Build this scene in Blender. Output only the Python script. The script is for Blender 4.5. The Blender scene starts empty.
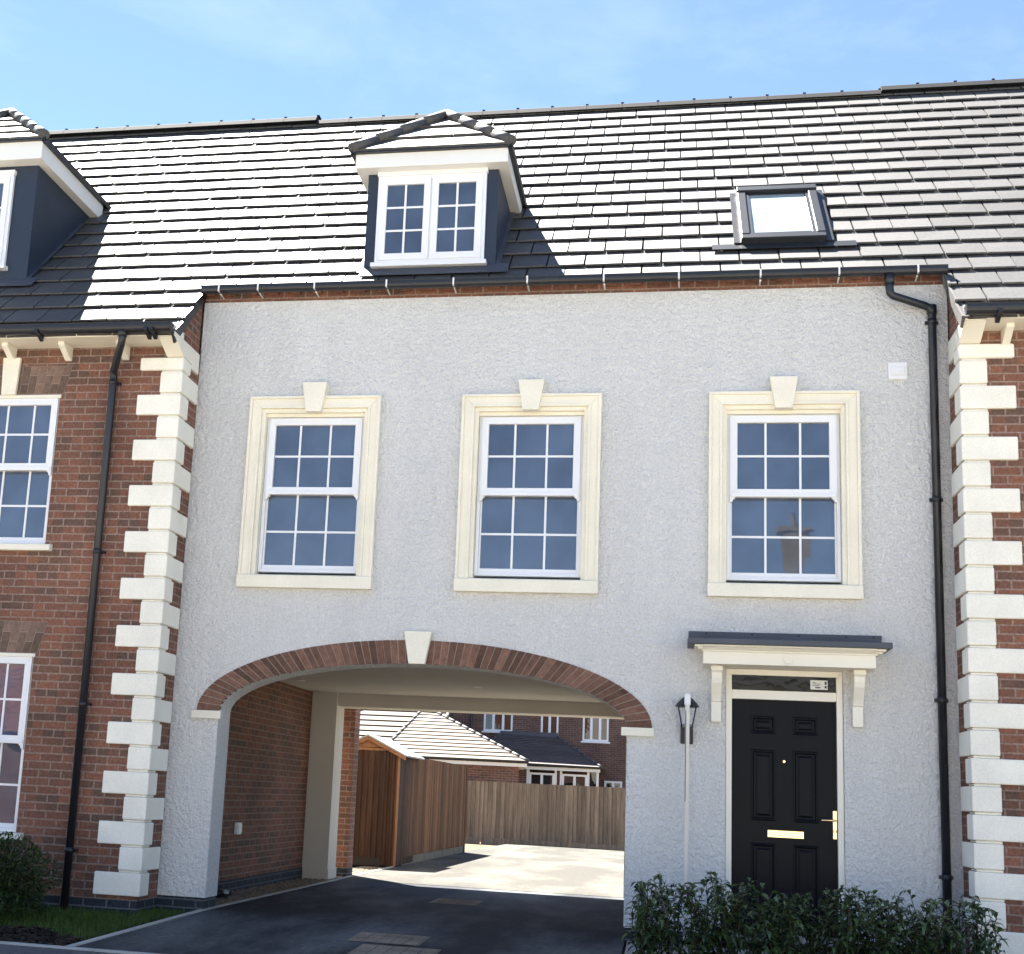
import bpy, bmesh, math, random
from mathutils import Vector, Matrix
random.seed(7)
SC = bpy.context.scene
COL = SC.collection
PI = math.pi
R = math.radians
OFF = {}

# ------------------------------------------------------------------ materials
def new_mat(name):
    m = bpy.data.materials.new(name); m.use_nodes = True
    nt = m.node_tree; b = nt.nodes['Principled BSDF']
    return m, nt, b

def N(nt, typ, **kw):
    n = nt.nodes.new(typ)
    for k, v in kw.items():
        if k.startswith('i_'): n.inputs[k[2:].replace('_', ' ')].default_value = v
        else: setattr(n, k, v)
    return n

def mixrgb(nt, blend, fac, a, b):
    n = nt.nodes.new('ShaderNodeMix'); n.data_type = 'RGBA'; n.blend_type = blend
    for sock, v in ((n.inputs[0], fac), (n.inputs[6], a), (n.inputs[7], b)):
        if isinstance(v, (int, float)): sock.default_value = v
        elif isinstance(v, tuple): sock.default_value = (*v, 1) if len(v) == 3 else v
        else: nt.links.new(v, sock)
    return n.outputs[2]

def ramp(nt, src, p0, c0, p1, c1):
    r = nt.nodes.new('ShaderNodeValToRGB'); e = r.color_ramp.elements
    e[0].position = p0; e[0].color = (c0, c0, c0, 1); e[1].position = p1; e[1].color = (c1, c1, c1, 1)
    nt.links.new(src, r.inputs[0]); return r.outputs[0]

def mat(name, col, rough=.6, spec=.5, noise=None, bump=None, metal=0, island=0, stretch=None, fine=None):
    """plain procedural material: base colour broken up by noise, island-random value and bump"""
    m, nt, b = new_mat(name)
    tc = N(nt, 'ShaderNodeTexCoord')
    src = tc.outputs['Object']
    if stretch:
        mp = N(nt, 'ShaderNodeMapping'); mp.inputs['Scale'].default_value = stretch
        nt.links.new(src, mp.inputs[0]); src = mp.outputs[0]
    out = None
    c = (*col, 1)
    if noise:
        n = N(nt, 'ShaderNodeTexNoise'); n.inputs['Scale'].default_value = noise[0]; n.inputs['Detail'].default_value = 5
        nt.links.new(src, n.inputs['Vector'])
        v = ramp(nt, n.outputs[0], .3, 1 - noise[1], .7, 1 + noise[1])
        out = mixrgb(nt, 'MULTIPLY', 1.0, c, v)
    if fine:
        n = N(nt, 'ShaderNodeTexNoise'); n.inputs['Scale'].default_value = fine[0]; n.inputs['Detail'].default_value = 2
        nt.links.new(src, n.inputs['Vector'])
        v = ramp(nt, n.outputs[0], .3, 1 - fine[1], .7, 1 + fine[1])
        out = mixrgb(nt, 'MULTIPLY', 1.0, out if out else c, v)
    if island:
        g = N(nt, 'ShaderNodeNewGeometry')
        v = ramp(nt, g.outputs['Random Per Island'], 0, 1 - island, 1, 1 + island)
        out = mixrgb(nt, 'MULTIPLY', 1.0, out if out else c, v)
    if out: nt.links.new(out, b.inputs['Base Color'])
    else: b.inputs['Base Color'].default_value = c
    b.inputs['Roughness'].default_value = rough
    b.inputs['Specular IOR Level'].default_value = spec
    b.inputs['Metallic'].default_value = metal
    if bump:
        n = N(nt, 'ShaderNodeTexNoise'); n.inputs['Scale'].default_value = bump[0]; n.inputs['Detail'].default_value = 4
        nt.links.new(src, n.inputs['Vector'])
        bp = N(nt, 'ShaderNodeBump'); bp.inputs['Strength'].default_value = bump[1]; bp.inputs['Distance'].default_value = bump[2]
        nt.links.new(n.outputs[0], bp.inputs['Height']); nt.links.new(bp.outputs[0], b.inputs['Normal'])
    return m

def brick_mat(name, c1, c2, c3, mortar, bw=.225, rh=.075, ms=.0075):
    m, nt, b = new_mat(name)
    uv = N(nt, 'ShaderNodeUVMap'); uv.uv_map = 'UVMap'
    # slight wander so that courses are not ruler straight
    wn = N(nt, 'ShaderNodeTexNoise'); wn.inputs['Scale'].default_value = 9
    nt.links.new(uv.outputs[0], wn.inputs['Vector'])
    sub = N(nt, 'ShaderNodeVectorMath', operation='SUBTRACT'); sub.inputs[1].default_value = (.5, .5, .5)
    nt.links.new(wn.outputs['Color'], sub.inputs[0])
    sc = N(nt, 'ShaderNodeVectorMath', operation='SCALE'); sc.inputs['Scale'].default_value = .007
    nt.links.new(sub.outputs[0], sc.inputs[0])
    ad = N(nt, 'ShaderNodeVectorMath', operation='ADD')
    nt.links.new(uv.outputs[0], ad.inputs[0]); nt.links.new(sc.outputs[0], ad.inputs[1])
    def bt(off, ca, cb):
        t = N(nt, 'ShaderNodeTexBrick'); t.inputs['Scale'].default_value = 1
        t.inputs['Brick Width'].default_value = bw; t.inputs['Row Height'].default_value = rh
        t.inputs['Mortar Size'].default_value = ms; t.inputs['Mortar Smooth'].default_value = .15
        t.inputs['Color1'].default_value = (*ca, 1); t.inputs['Color2'].default_value = (*cb, 1)
        t.inputs['Mortar'].default_value = (*mortar, 1); t.inputs['Bias'].default_value = off
        nt.links.new(ad.outputs[0], t.inputs['Vector']); return t
    t = bt(0, c1, c2)
    # a second random per brick from white noise of the brick cell
    sx = N(nt, 'ShaderNodeSeparateXYZ'); nt.links.new(uv.outputs[0], sx.inputs[0])
    def math_(op, a, bb=None):
        n = N(nt, 'ShaderNodeMath', operation=op)
        for i, v in enumerate((a, bb)):
            if v is None: continue
            if isinstance(v, (int, float)): n.inputs[i].default_value = v
            else: nt.links.new(v, n.inputs[i])
        return n.outputs[0]
    row = math_('FLOOR', math_('DIVIDE', sx.outputs[1], rh))
    par = math_('MULTIPLY', math_('MODULO', math_('ABSOLUTE', row), 2.0), .5)
    colm = math_('FLOOR', math_('ADD', math_('DIVIDE', sx.outputs[0], bw), par))
    cx = N(nt, 'ShaderNodeCombineXYZ'); nt.links.new(colm, cx.inputs[0]); nt.links.new(row, cx.inputs[1])
    wh = N(nt, 'ShaderNodeTexWhiteNoise'); wh.noise_dimensions = '2D'; nt.links.new(cx.outputs[0], wh.inputs['Vector'])
    dark = ramp(nt, wh.outputs['Value'], .55, 0, .95, .85)
    isb = math_('SUBTRACT', 1.0, t.outputs['Fac'])
    f = math_('MULTIPLY', dark, isb)
    c = mixrgb(nt, 'MIX', f, t.outputs['Color'], c3)
    n1 = N(nt, 'ShaderNodeTexNoise'); n1.inputs['Scale'].default_value = 38; n1.inputs['Detail'].default_value = 4
    nt.links.new(uv.outputs[0], n1.inputs['Vector'])
    c = mixrgb(nt, 'MULTIPLY', 1.0, c, ramp(nt, n1.outputs[0], .3, .72, .7, 1.25))
    n2 = N(nt, 'ShaderNodeTexNoise'); n2.inputs['Scale'].default_value = 1.1; n2.inputs['Detail'].default_value = 3
    nt.links.new(uv.outputs[0], n2.inputs['Vector'])
    c = mixrgb(nt, 'MULTIPLY', 1.0, c, ramp(nt, n2.outputs[0], .3, .82, .7, 1.18))
    nt.links.new(c, b.inputs['Base Color'])
    b.inputs['Roughness'].default_value = .85; b.inputs['Specular IOR Level'].default_value = .25
    h = math_('ADD', math_('MULTIPLY', t.outputs['Fac'], -1.0), math_('MULTIPLY', n1.outputs[0], .5))
    bp = N(nt, 'ShaderNodeBump'); bp.inputs['Strength'].default_value = .8; bp.inputs['Distance'].default_value = .006
    nt.links.new(h, bp.inputs['Height']); nt.links.new(bp.outputs[0], b.inputs['Normal'])
    return m

def render_mat(name, col):
    """lumpy roughcast"""
    m, nt, b = new_mat(name)
    tc = N(nt, 'ShaderNodeTexCoord'); o = tc.outputs['Object']
    n1 = N(nt, 'ShaderNodeTexNoise'); n1.inputs['Scale'].default_value = 23; n1.inputs['Detail'].default_value = 4; n1.inputs['Roughness'].default_value = .6; n1.inputs['Distortion'].default_value = .15
    n2 = N(nt, 'ShaderNodeTexNoise'); n2.inputs['Scale'].default_value = 60; n2.inputs['Detail'].default_value = 3
    n3 = N(nt, 'ShaderNodeTexNoise'); n3.inputs['Scale'].default_value = .7; n3.inputs['Detail'].default_value = 4
    for n in (n1, n2, n3): nt.links.new(o, n.inputs['Vector'])
    r = ramp(nt, n1.outputs[0], .38, 0, .66, 1)
    ad = N(nt, 'ShaderNodeMath', operation='MULTIPLY_ADD'); ad.inputs[1].default_value = .6
    nt.links.new(n2.outputs[0], ad.inputs[0]); nt.links.new(r, ad.inputs[2])
    bp = N(nt, 'ShaderNodeBump'); bp.inputs['Strength'].default_value = 1.0; bp.inputs['Distance'].default_value = .016
    nt.links.new(ad.outputs[0], bp.inputs['Height']); nt.links.new(bp.outputs[0], b.inputs['Normal'])
    c = mixrgb(nt, 'MULTIPLY', 1.0, (*col, 1), ramp(nt, n3.outputs[0], .3, .965, .7, 1.02))
    # faint streaks of damp below the eaves
    mp = N(nt, 'ShaderNodeMapping'); mp.inputs['Scale'].default_value = (2.2, 2.2, .22); nt.links.new(o, mp.inputs[0])
    n4 = N(nt, 'ShaderNodeTexNoise'); n4.inputs['Scale'].default_value = 1.6; n4.inputs['Detail'].default_value = 5
    nt.links.new(mp.outputs[0], n4.inputs['Vector'])
    c = mixrgb(nt, 'MULTIPLY', 1.0, c, ramp(nt, n4.outputs[0], .35, .96, .6, 1.0))
    c = mixrgb(nt, 'MULTIPLY', 1.0, c, ramp(nt, n2.outputs[0], .35, .90, .62, 1.05))
    nt.links.new(c, b.inputs['Base Color'])
    b.inputs['Roughness'].default_value = .9; b.inputs['Specular IOR Level'].default_value = .2
    return m

def asphalt_mat(name, c_dark, c_light, rough=.8):
    m, nt, b = new_mat(name)
    tc = N(nt, 'ShaderNodeTexCoord'); o = tc.outputs['Object']
    mp = N(nt, 'ShaderNodeMapping'); mp.inputs['Scale'].default_value = (1.0, .35, 1); nt.links.new(o, mp.inputs[0])
    n1 = N(nt, 'ShaderNodeTexNoise'); n1.inputs['Scale'].default_value = .9; n1.inputs['Detail'].default_value = 6; n1.inputs['Roughness'].default_value = .62
    nt.links.new(mp.outputs[0], n1.inputs['Vector'])
    n2 = N(nt, 'ShaderNodeTexNoise'); n2.inputs['Scale'].default_value = 140; n2.inputs['Detail'].default_value = 3
    nt.links.new(o, n2.inputs['Vector'])
    f = ramp(nt, n1.outputs[0], .44, 0, .66, 1)
    c = mixrgb(nt, 'MIX', f, c_dark, c_light)
    c = mixrgb(nt, 'MULTIPLY', 1.0, c, ramp(nt, n2.outputs[0], .3, .6, .7, 1.4))
    n3 = N(nt, 'ShaderNodeTexNoise'); n3.inputs['Scale'].default_value = 22; n3.inputs['Detail'].default_value = 6; n3.inputs['Roughness'].default_value = .75
    nt.links.new(o, n3.inputs['Vector'])
    c = mixrgb(nt, 'MULTIPLY', 1.0, c, ramp(nt, n3.outputs[0], .32, .62, .68, 1.45))
    vo = N(nt, 'ShaderNodeTexVoronoi'); vo.inputs['Scale'].default_value = 55; nt.links.new(o, vo.inputs['Vector'])
    c = mixrgb(nt, 'MIX', ramp(nt, vo.outputs['Distance'], .06, .55, .16, 0), c, c_light)
    nt.links.new(c, b.inputs['Base Color'])
    b.inputs['Roughness'].default_value = rough; b.inputs['Specular IOR Level'].default_value = .3
    bp = N(nt, 'ShaderNodeBump'); bp.inputs['Strength'].default_value = .6; bp.inputs['Distance'].default_value = .004
    nt.links.new(n2.outputs[0], bp.inputs['Height']); nt.links.new(bp.outputs[0], b.inputs['Normal'])
    return m

def glass_mat(name, col, ior=1.85):
    """double glazing in front of a dark room: mirror-like skin over a dim interior; col can carry a tint of mirrored sky"""
    m, nt, b = new_mat(name)
    tc = N(nt, 'ShaderNodeTexCoord')
    n = N(nt, 'ShaderNodeTexNoise'); n.inputs['Scale'].default_value = 1.9; n.inputs['Detail'].default_value = 2.5
    nt.links.new(tc.outputs['Object'], n.inputs['Vector'])
    c = mixrgb(nt, 'MULTIPLY', 1.0, (*col, 1), ramp(nt, n.outputs[0], .3, .7, .7, 1.3))
    nt.links.new(c, b.inputs['Base Color'])
    b.inputs['Roughness'].default_value = .015; b.inputs['IOR'].default_value = ior
    bp = N(nt, 'ShaderNodeBump'); bp.inputs['Strength'].default_value = .25; bp.inputs['Distance'].default_value = .01
    nt.links.new(n.outputs[0], bp.inputs['Height']); nt.links.new(bp.outputs[0], b.inputs['Normal'])
    return m

def leaf_mat(name, col, spread=.45, rough=.35, spec=.5):
    m, nt, b = new_mat(name)
    g = N(nt, 'ShaderNodeNewGeometry')
    r = nt.nodes.new('ShaderNodeValToRGB'); e = r.color_ramp.elements
    e[0].color = (*[c * (1 - spread) for c in col], 1); e[1].color = (*[min(1, c * (1 + spread)) for c in col], 1)
    ex = e.new(.93); ex.color = (col[0] * 2.2, col[1] * 1.7, col[2] * 1.1, 1)
    nt.links.new(g.outputs['Random Per Island'], r.inputs[0])
    nt.links.new(r.outputs[0], b.inputs['Base Color'])
    b.inputs['Roughness'].default_value = rough; b.inputs['Specular IOR Level'].default_value = spec
    return m

M = {}
M['render'] = render_mat('white roughcast', (.76, .75, .725))
M['plaster'] = mat('smooth off white render', (.66, .62, .55), .85, .2, noise=(1.2, .04), bump=(60, .2, .003))
M['cream'] = mat('cream cast stone', (.82, .77, .635), .75, .3, noise=(2.6, .06), fine=(75, .04), bump=(90, .12, .002))
M['quoin'] = mat('pale cast stone quoin', (.85, .815, .71), .75, .3, noise=(2.4, .075), fine=(80, .05), bump=(90, .15, .002), island=.035)
M['upvc'] = mat('white plastic', (.80, .80, .80), .32, .5, noise=(1.5, .015))
M['creamwood'] = mat('cream painted wood', (.81, .765, .65), .45, .4, noise=(2, .025))
M['white_fascia'] = mat('white fascia plastic', (.78, .77, .73), .4, .5, noise=(2, .02))
M['black'] = mat('black plastic', (.012, .013, .017), .38, .5, noise=(4, .1))
M['blackmetal'] = mat('black painted metal', (.012, .012, .013), .4, .5, noise=(12, .1))
M['door'] = mat('black door', (.003, .004, .006), .42, .13, noise=(3, .12), stretch=(10, 10, .6), bump=(14, .12, .002))
M['brass'] = mat('polished brass', (.92, .70, .34), .2, .5, metal=1, noise=(25, .08))
M['lead'] = mat('grey lead sheet', (.055, .063, .08), .5, .5, noise=(3, .12), fine=(30, .06))
M['cladding'] = mat('slate blue dormer cladding', (.019, .029, .049), .5, .45, noise=(2.2, .1), fine=(28, .05), bump=(5, .15, .01))
M['tile'] = mat('dark concrete tile', (.062, .060, .059), .60, .42, noise=(1.0, .12), fine=(38, .22), island=.18, bump=(120, .25, .002))
M['hiptile'] = mat('weathered hip tile', (.075, .072, .070), .6, .4, noise=(6, .2), fine=(50, .1), island=.1, bump=(60, .3, .003))
M['ridge'] = mat('dark ridge tile', (.016, .017, .020), .85, .2, noise=(4, .12), island=.1)
M['brick'] = brick_mat('red brown brick', (.225, .100, .064), (.162, .077, .053), (.102, .067, .051), (.265, .188, .15))
M['brick_far'] = brick_mat('brown brick', (.165, .088, .066), (.135, .070, .054), (.09, .055, .046), (.22, .17, .145))
M['plinth'] = brick_mat('blue engineering brick', (.030, .037, .047), (.024, .030, .040), (.018, .022, .03), (.11, .12, .13))
M['voussoir'] = mat('arch brick', (.150, .080, .055), .85, .25, noise=(20, .25), fine=(80, .15), island=.42, bump=(60, .5, .004))
M['flatarch'] = mat('gauged arch brick', (.165, .108, .082), .85, .25, noise=(20, .2), fine=(80, .12), island=.3, bump=(60, .5, .004))
M['mortar'] = mat('pale mortar', (.30, .24, .205), .9, .2, fine=(90, .1))
M['glass'] = glass_mat('window glass', (.058, .078, .118), 1.95)  # blue of the reflected sky is put into the base colour
M['glass_dark'] = glass_mat('dark window glass', (.012, .014, .016), 1.6)
M['skyglass'] = glass_mat('roof window glass', (.34, .40, .41), 1.9)  # pale base imitates the bright sky mirrored in the pane
M['alu'] = mat('grey aluminium cladding', (.018, .020, .024), .4, .22, metal=0, noise=(5, .06))
M['fence'] = mat('brown stained softwood', (.135, .066, .030), .75, .25, noise=(2.2, .3), island=.45, stretch=(9, 9, .55), fine=(14, .2), bump=(12, .3, .004))
M['fence_dark'] = mat('dark brown stained softwood', (.050, .027, .017), .75, .25, noise=(2.2, .3), island=.22, stretch=(9, 9, .55), fine=(14, .2), bump=(12, .3, .004))
M['fence_old'] = mat('weathered softwood', (.235, .172, .120), .85, .2, noise=(1.8, .3), island=.22, stretch=(7, 7, .5), fine=(12, .18), bump=(12, .3, .004))
M['pine'] = mat('new orange pine', (.23, .115, .052), .6, .3, noise=(3, .2), stretch=(6, 6, .8))
M['felt'] = mat('pale roofing felt', (.30, .30, .30), .6, .4, noise=(4, .08), bump=(120, .3, .002))
M['concrete'] = mat('concrete', (.36, .34, .30), .9, .2, noise=(2.5, .12), fine=(60, .1), bump=(80, .3, .003))
M['base_board'] = mat('stained concrete board', (.17, .15, .115), .9, .2, noise=(2.5, .25), fine=(40, .15), bump=(80, .3, .003))
M['kerb'] = mat('pale concrete edging', (.40, .39, .36), .9, .2, noise=(3, .14), fine=(60, .1), bump=(80, .3, .003))
M['slab'] = mat('pale paving slab', (.36, .345, .31), .85, .25, noise=(1.5, .1), fine=(50, .08), island=.07, bump=(70, .3, .003))
M['asphalt'] = asphalt_mat('driveway tarmac', (.015, .018, .023), (.105, .112, .115))
M['footway'] = asphalt_mat('footway tarmac', (.085, .087, .09), (.13, .13, .13))
M['paving'] = asphalt_mat('pale bounce paving', (.56, .53, .475), (.62, .59, .535), .85)  # unseen street surfaces made this pale to bounce sunlight onto the facade
M['yard'] = asphalt_mat('dusty pale yard paving', (.050, .047, .039), (.108, .101, .083), .9)
M['ground'] = mat('earth', (.12, .10, .07), .95, .1, noise=(.6, .25), fine=(9, .2))
M['soil'] = mat('dark soil', (.030, .023, .018), .95, .1, noise=(3, .25), fine=(40, .4), bump=(30, .8, .02))
M['gravel'] = mat('tan gravel', (.24, .20, .15), .9, .2, noise=(3, .15), island=.3)
M['bark'] = mat('bark chip', (.032, .024, .020), .9, .15, island=.6)
M['coverblock'] = mat('tan block paver', (.25, .205, .155), .9, .2, noise=(3, .2), fine=(40, .2), island=.12, bump=(60, .5, .004))
M['grass'] = leaf_mat('grass', (.040, .082, .016), .4, .5, .3)
M['laurel'] = leaf_mat('laurel leaf', (.034, .072, .036), .5, .32, .5)
M['bushleaf'] = leaf_mat('small shrub leaf', (.020, .042, .016), .45, .5, .3)
M['stem'] = mat('woody stem', (.045, .042, .026), .8, .2, noise=(20, .25))
M['paper'] = mat('paper', (.72, .72, .68), .7, .3, noise=(20, .05))
M['ink'] = mat('ink', (.03, .03, .03), .7, .3)
M['redtile'] = mat('red clay tile', (.11, .040, .027), .75, .3, noise=(1.2, .15), island=.12)
M['leantotile'] = mat('charcoal tile', (.095, .082, .080), .6, .4, noise=(1.5, .12), island=.1)
M['garagetile'] = mat('buff grey tile', (.078, .058, .042), .68, .35, noise=(1.2, .1), island=.08)
M['room'] = mat('dim room wall', (.3, .3, .3), .9, .1, noise=(2, .05))

# ------------------------------------------------------------------ mesh builder
class MB:
    def __init__(s): s.v = []; s.f = []; s.smooth = []
    def add(s, verts, faces, smooth=False):
        b = len(s.v); s.v += [tuple(v) for v in verts]
        s.f += [tuple(b + i for i in f) for f in faces]; s.smooth += [smooth] * len(faces)
        return s
    def box(s, x0, x1, y0, y1, z0, z1):
        return s.add([(x0, y0, z0), (x1, y0, z0), (x1, y1, z0), (x0, y1, z0), (x0, y0, z1), (x1, y0, z1), (x1, y1, z1), (x0, y1, z1)],
                     [(0, 3, 2, 1), (4, 5, 6, 7), (0, 1, 5, 4), (1, 2, 6, 5), (2, 3, 7, 6), (3, 0, 4, 7)])
    def cbox(s, x0, x1, y0, y1, z0, z1, c):
        """box chamfered all round"""
        bm = bmesh.new()
        bmesh.ops.create_cube(bm, size=1)
        for v in bm.verts:
            v.co = (x0 if v.co.x < 0 else x1, y0 if v.co.y < 0 else y1, z0 if v.co.z < 0 else z1)
        bmesh.ops.bevel(bm, geom=bm.edges[:], offset=c, segments=1, profile=.5, affect='EDGES')
        bm.verts.index_update()
        s.add([v.co[:] for v in bm.verts], [[v.index for v in f.verts] for f in bm.faces]); bm.free()
        return s
    def prism(s, poly, axis, a0, a1):
        """polygon of 2d points extruded along an axis: axis 'x' poly=(y,z), 'y' poly=(x,z), 'z' poly=(x,y)"""
        def p(u, w, a):
            return {'x': (a, u, w), 'y': (u, a, w), 'z': (u, w, a)}[axis]
        n = len(poly)
        area = sum(poly[i][0] * poly[(i + 1) % n][1] - poly[(i + 1) % n][0] * poly[i][1] for i in range(n))
        flip = (area < 0) != (axis == 'y')
        q = poly[::-1] if flip else poly
        vs = [p(u, w, a0) for u, w in q] + [p(u, w, a1) for u, w in q]
        fs = [tuple(range(n))[::-1], tuple(range(n, 2 * n))] + [(i, (i + 1) % n, n + (i + 1) % n, n + i) for i in range(n)]
        return s.add(vs, fs)
    def tube(s, pts, r, seg=10, caps=True, smooth=True):
        pts = [Vector(p) for p in pts]; rs = r if isinstance(r, (list, tuple)) else [r] * len(pts)
        vs = []; n = len(pts); up = None
        for i, p in enumerate(pts):
            d = (pts[min(i + 1, n - 1)] - pts[max(i - 1, 0)]).normalized()
            if up is None:
                up = Vector((0, 0, 1)) if abs(d.z) < .9 else Vector((1, 0, 0))
            u = d.cross(up).normalized(); w = u.cross(d).normalized(); up = w
            for k in range(seg):
                a = 2 * PI * k / seg
                vs.append(p + (u * math.cos(a) + w * math.sin(a)) * rs[i])
        fs = [(i * seg + k, i * seg + (k + 1) % seg, (i + 1) * seg + (k + 1) % seg, (i + 1) * seg + k) for i in range(n - 1) for k in range(seg)]
        s.add(vs, fs, smooth)
        if caps:
            b = len(s.v) - len(vs)
            s.f += [tuple(b + k for k in range(seg))[::-1], tuple(b + (n - 1) * seg + k for k in range(seg))]; s.smooth += [False] * 2
        return s
    def lathe(s, prof, cx, cy, seg=14):
        vs = []; n = len(prof)
        for r, z in prof:
            vs += [(cx + r * math.cos(2 * PI * k / seg), cy + r * math.sin(2 * PI * k / seg), z) for k in range(seg)]
        fs = [(i * seg + k, i * seg + (k + 1) % seg, (i + 1) * seg + (k + 1) % seg, (i + 1) * seg + k) for i in range(n - 1) for k in range(seg)]
        fs += [tuple(range(seg))[::-1], tuple((n - 1) * seg + k for k in range(seg))]
        return s.add(vs, fs)
    def build(s, name, m, parent=None, bevel=0, kind=None):
        off = OFF.get(parent, Vector((0, 0, 0)))
        me = bpy.data.meshes.new(name)
        me.from_pydata([(v[0] - off.x, v[1] - off.y, v[2] - off.z) for v in s.v], [], s.f)
        uvl = me.uv_layers.new(name='UVMap'); buf = [0.0] * (2 * len(me.loops))
        vv = s.v
        for p in me.polygons:
            nx, ny, nz = p.normal; ax, ay, az = abs(nx), abs(ny), abs(nz)
            for li in p.loop_indices:
                c = vv[me.loops[li].vertex_index]
                if ay >= ax and ay >= az * .9: u, w = c[0], c[2]
                elif ax >= az: u, w = c[1] + .11, c[2]
                else: u, w = c[0], c[1]
                buf[2 * li] = u + 40; buf[2 * li + 1] = w + 40.02
        uvl.data.foreach_set('uv', buf)
        if any(s.smooth): me.polygons.foreach_set('use_smooth', s.smooth)
        me.materials.append(m); me.update()
        o = bpy.data.objects.new(name, me); COL.objects.link(o)
        if parent is not None: o.parent = parent
        OFF[o] = off
        if bevel:
            bv = o.modifiers.new('edge', 'BEVEL'); bv.width = bevel; bv.segments = 2; bv.limit_method = 'ANGLE'; bv.angle_limit = R(50)
        if kind: o['kind'] = kind
        return o

def thing(name, loc, label, cat, group=None):
    o = bpy.data.objects.new(name, None); COL.objects.link(o); o.location = loc
    o.empty_display_size = .3
    o['label'] = label; o['category'] = cat
    if group: o['group'] = group
    OFF[o] = Vector(loc); return o

def tag(o, label, cat, group=None):
    o['label'] = label; o['category'] = cat
    if group: o['group'] = group
    return o

# ------------------------------------------------------------------ roof helpers
G = .345                      # tile gauge on the slope
C45 = math.sqrt(.5)
Y_MID = -.08                  # eave of the middle house
DY = G * C45
Y_WING = Y_MID - 3 * DY
Y_RIDGE = 3.95
TW = .37
def RP(x, s_, n):             # roof plane: x, distance up the slope from Y=0, height above the tiles
    return (x, s_ * C45 - n * C45, 6.12 + s_ * C45 + n * C45)

def tile_field(mb, x0, x1, r0, r1, rng, cut0=False, cut1=False):
    """courses r0..r1 (course 0 starts at the middle house eave), tiles half-bonded"""
    for r in range(r0, r1):
        s0 = Y_MID / C45 + r * G
        smax = Y_RIDGE / C45 - .03
        j0 = int(math.floor(x0 / TW)) - 1
        for j in range(j0, int(x1 / TW) + 2):
            a = j * TW + (.5 * TW if r % 2 else 0) + .13 + rng.uniform(-.003, .003); b = a + TW - .012
            c_ = j * TW + (.5 * TW if r % 2 else 0) + .13 + TW / 2
            if cut0: a = max(a, x0)
            elif c_ < x0: continue
            if cut1: b = min(b, x1)
            elif c_ >= x1: continue
            if b - a < .03: continue
            st = s0 + rng.uniform(-.004, .004); sh = min(s0 + .42, smax); k = (sh - s0) / .42
            if sh - s0 < .06: continue
            l = rng.uniform(-.003, .003); l2 = rng.uniform(-.003, .003)
            vs = [RP(a, st, -.013 + l), RP(b, st, -.013 + l2), RP(b, sh, -.016 - .033 * k), RP(a, sh, -.016 - .033 * k),
                  RP(a, st, l), RP(b, st, l2), RP(b, sh, -.032 * k), RP(a, sh, -.032 * k),
                  RP(a + .003, st + .006, .004 + l), RP(b - .003, st + .006, .004 + l2)]
            vs[4] = RP(a, st, -.005 + l); vs[5] = RP(b, st, -.005 + l2)
            mb.add(vs, [(0, 3, 2, 1), (0, 1, 5, 4), (4, 5, 9, 8), (8, 9, 6, 7), (1, 2, 6, 9, 5), (3, 0, 4, 8, 7), (2, 3, 7, 6)])
    sa = Y_MID / C45 + r0 * G + .05
    mb.add([RP(x0, sa, -.075), RP(x1, sa, -.075), RP(x1, Y_RIDGE / C45, -.075), RP(x0, Y_RIDGE / C45, -.075)], [(0, 1, 2, 3)])
    return mb

def tile_face(mb, A, B, Cc, D, rows, lift=.03, cols=0, rng=random):
    """stepped courses on any flat quad (A-B eave, D-C top)"""
    A, B, Cc, D = map(Vector, (A, B, Cc, D))
    n = (B - A).cross(D - A)
    if n.length < 1e-6: n = (B - A).cross(Cc - A)
    n.normalize()
    for i in range(rows):
        t0, t1 = i / rows, min(1.0, (i + 1.12) / rows)
        p0, p1 = A.lerp(D, t0), B.lerp(Cc, t0); q0, q1 = A.lerp(D, t1), B.lerp(Cc, t1)
        w = (p1 - p0).length
        k = max(1, int(round(w / TW))) if cols else 1
        for j in range(k):
            g = .006 if cols else 0
            f0, f1 = j / k, (j + 1) / k
            a0, a1 = p0.lerp(p1, f0), p0.lerp(p1, f1); b0, b1 = q0.lerp(q1, f0), q0.lerp(q1, f1)
            if cols and w > .01: a1 = a1 - (p1 - p0).normalized() * g
            mb.add([a0 + n * (lift - .03), a1 + n * (lift - .03), a1 + n * lift, a0 + n * lift, b1 + n * .002, b0 + n * .002],
                   [(0, 1, 2, 3), (3, 2, 4, 5)])
    mb.add([A, B, Cc, D], [(0, 1, 2, 3)])
    return mb

def cap_run(mb, a, b, r=.085, L=.4, drop=.0):
    """row of round ridge or hip tiles, each lapping the next"""
    a, b = Vector(a), Vector(b); n = max(1, int(round((b - a).length / L)))
    for i in range(n):
        p, q = a.lerp(b, i / n), a.lerp(b, min(1, (i + 1.08) / n))
        mb.tube([p, q], [r, r * .9], 12)
    return mb

def gutter(parent, x0, x1, y, ztop, r=.056, name='gutter'):
    zc = ztop - .030
    def arc(q, rev=False): return [(y + q * math.cos(a), zc + q * math.sin(a)) for a in [PI + PI * k / 10 for k in (range(10, -1, -1) if rev else range(11))]]
    prof = [(y - r - .004, ztop), (y - r, ztop - .006)] + arc(r) + [(y + r, ztop), (y + r - .006, ztop)] + arc(r - .006, True) + [(y - r + .006, ztop)]
    mb = MB().prism(prof, 'x', x0, x1)
    q = r + .002
    for xe in (x0, x1 - .006): mb.prism([(y - q, ztop + .002)] + arc(q) + [(y + q, ztop + .002)], 'x', xe, xe + .006)
    return mb.build(name, M['black'], parent)

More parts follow.
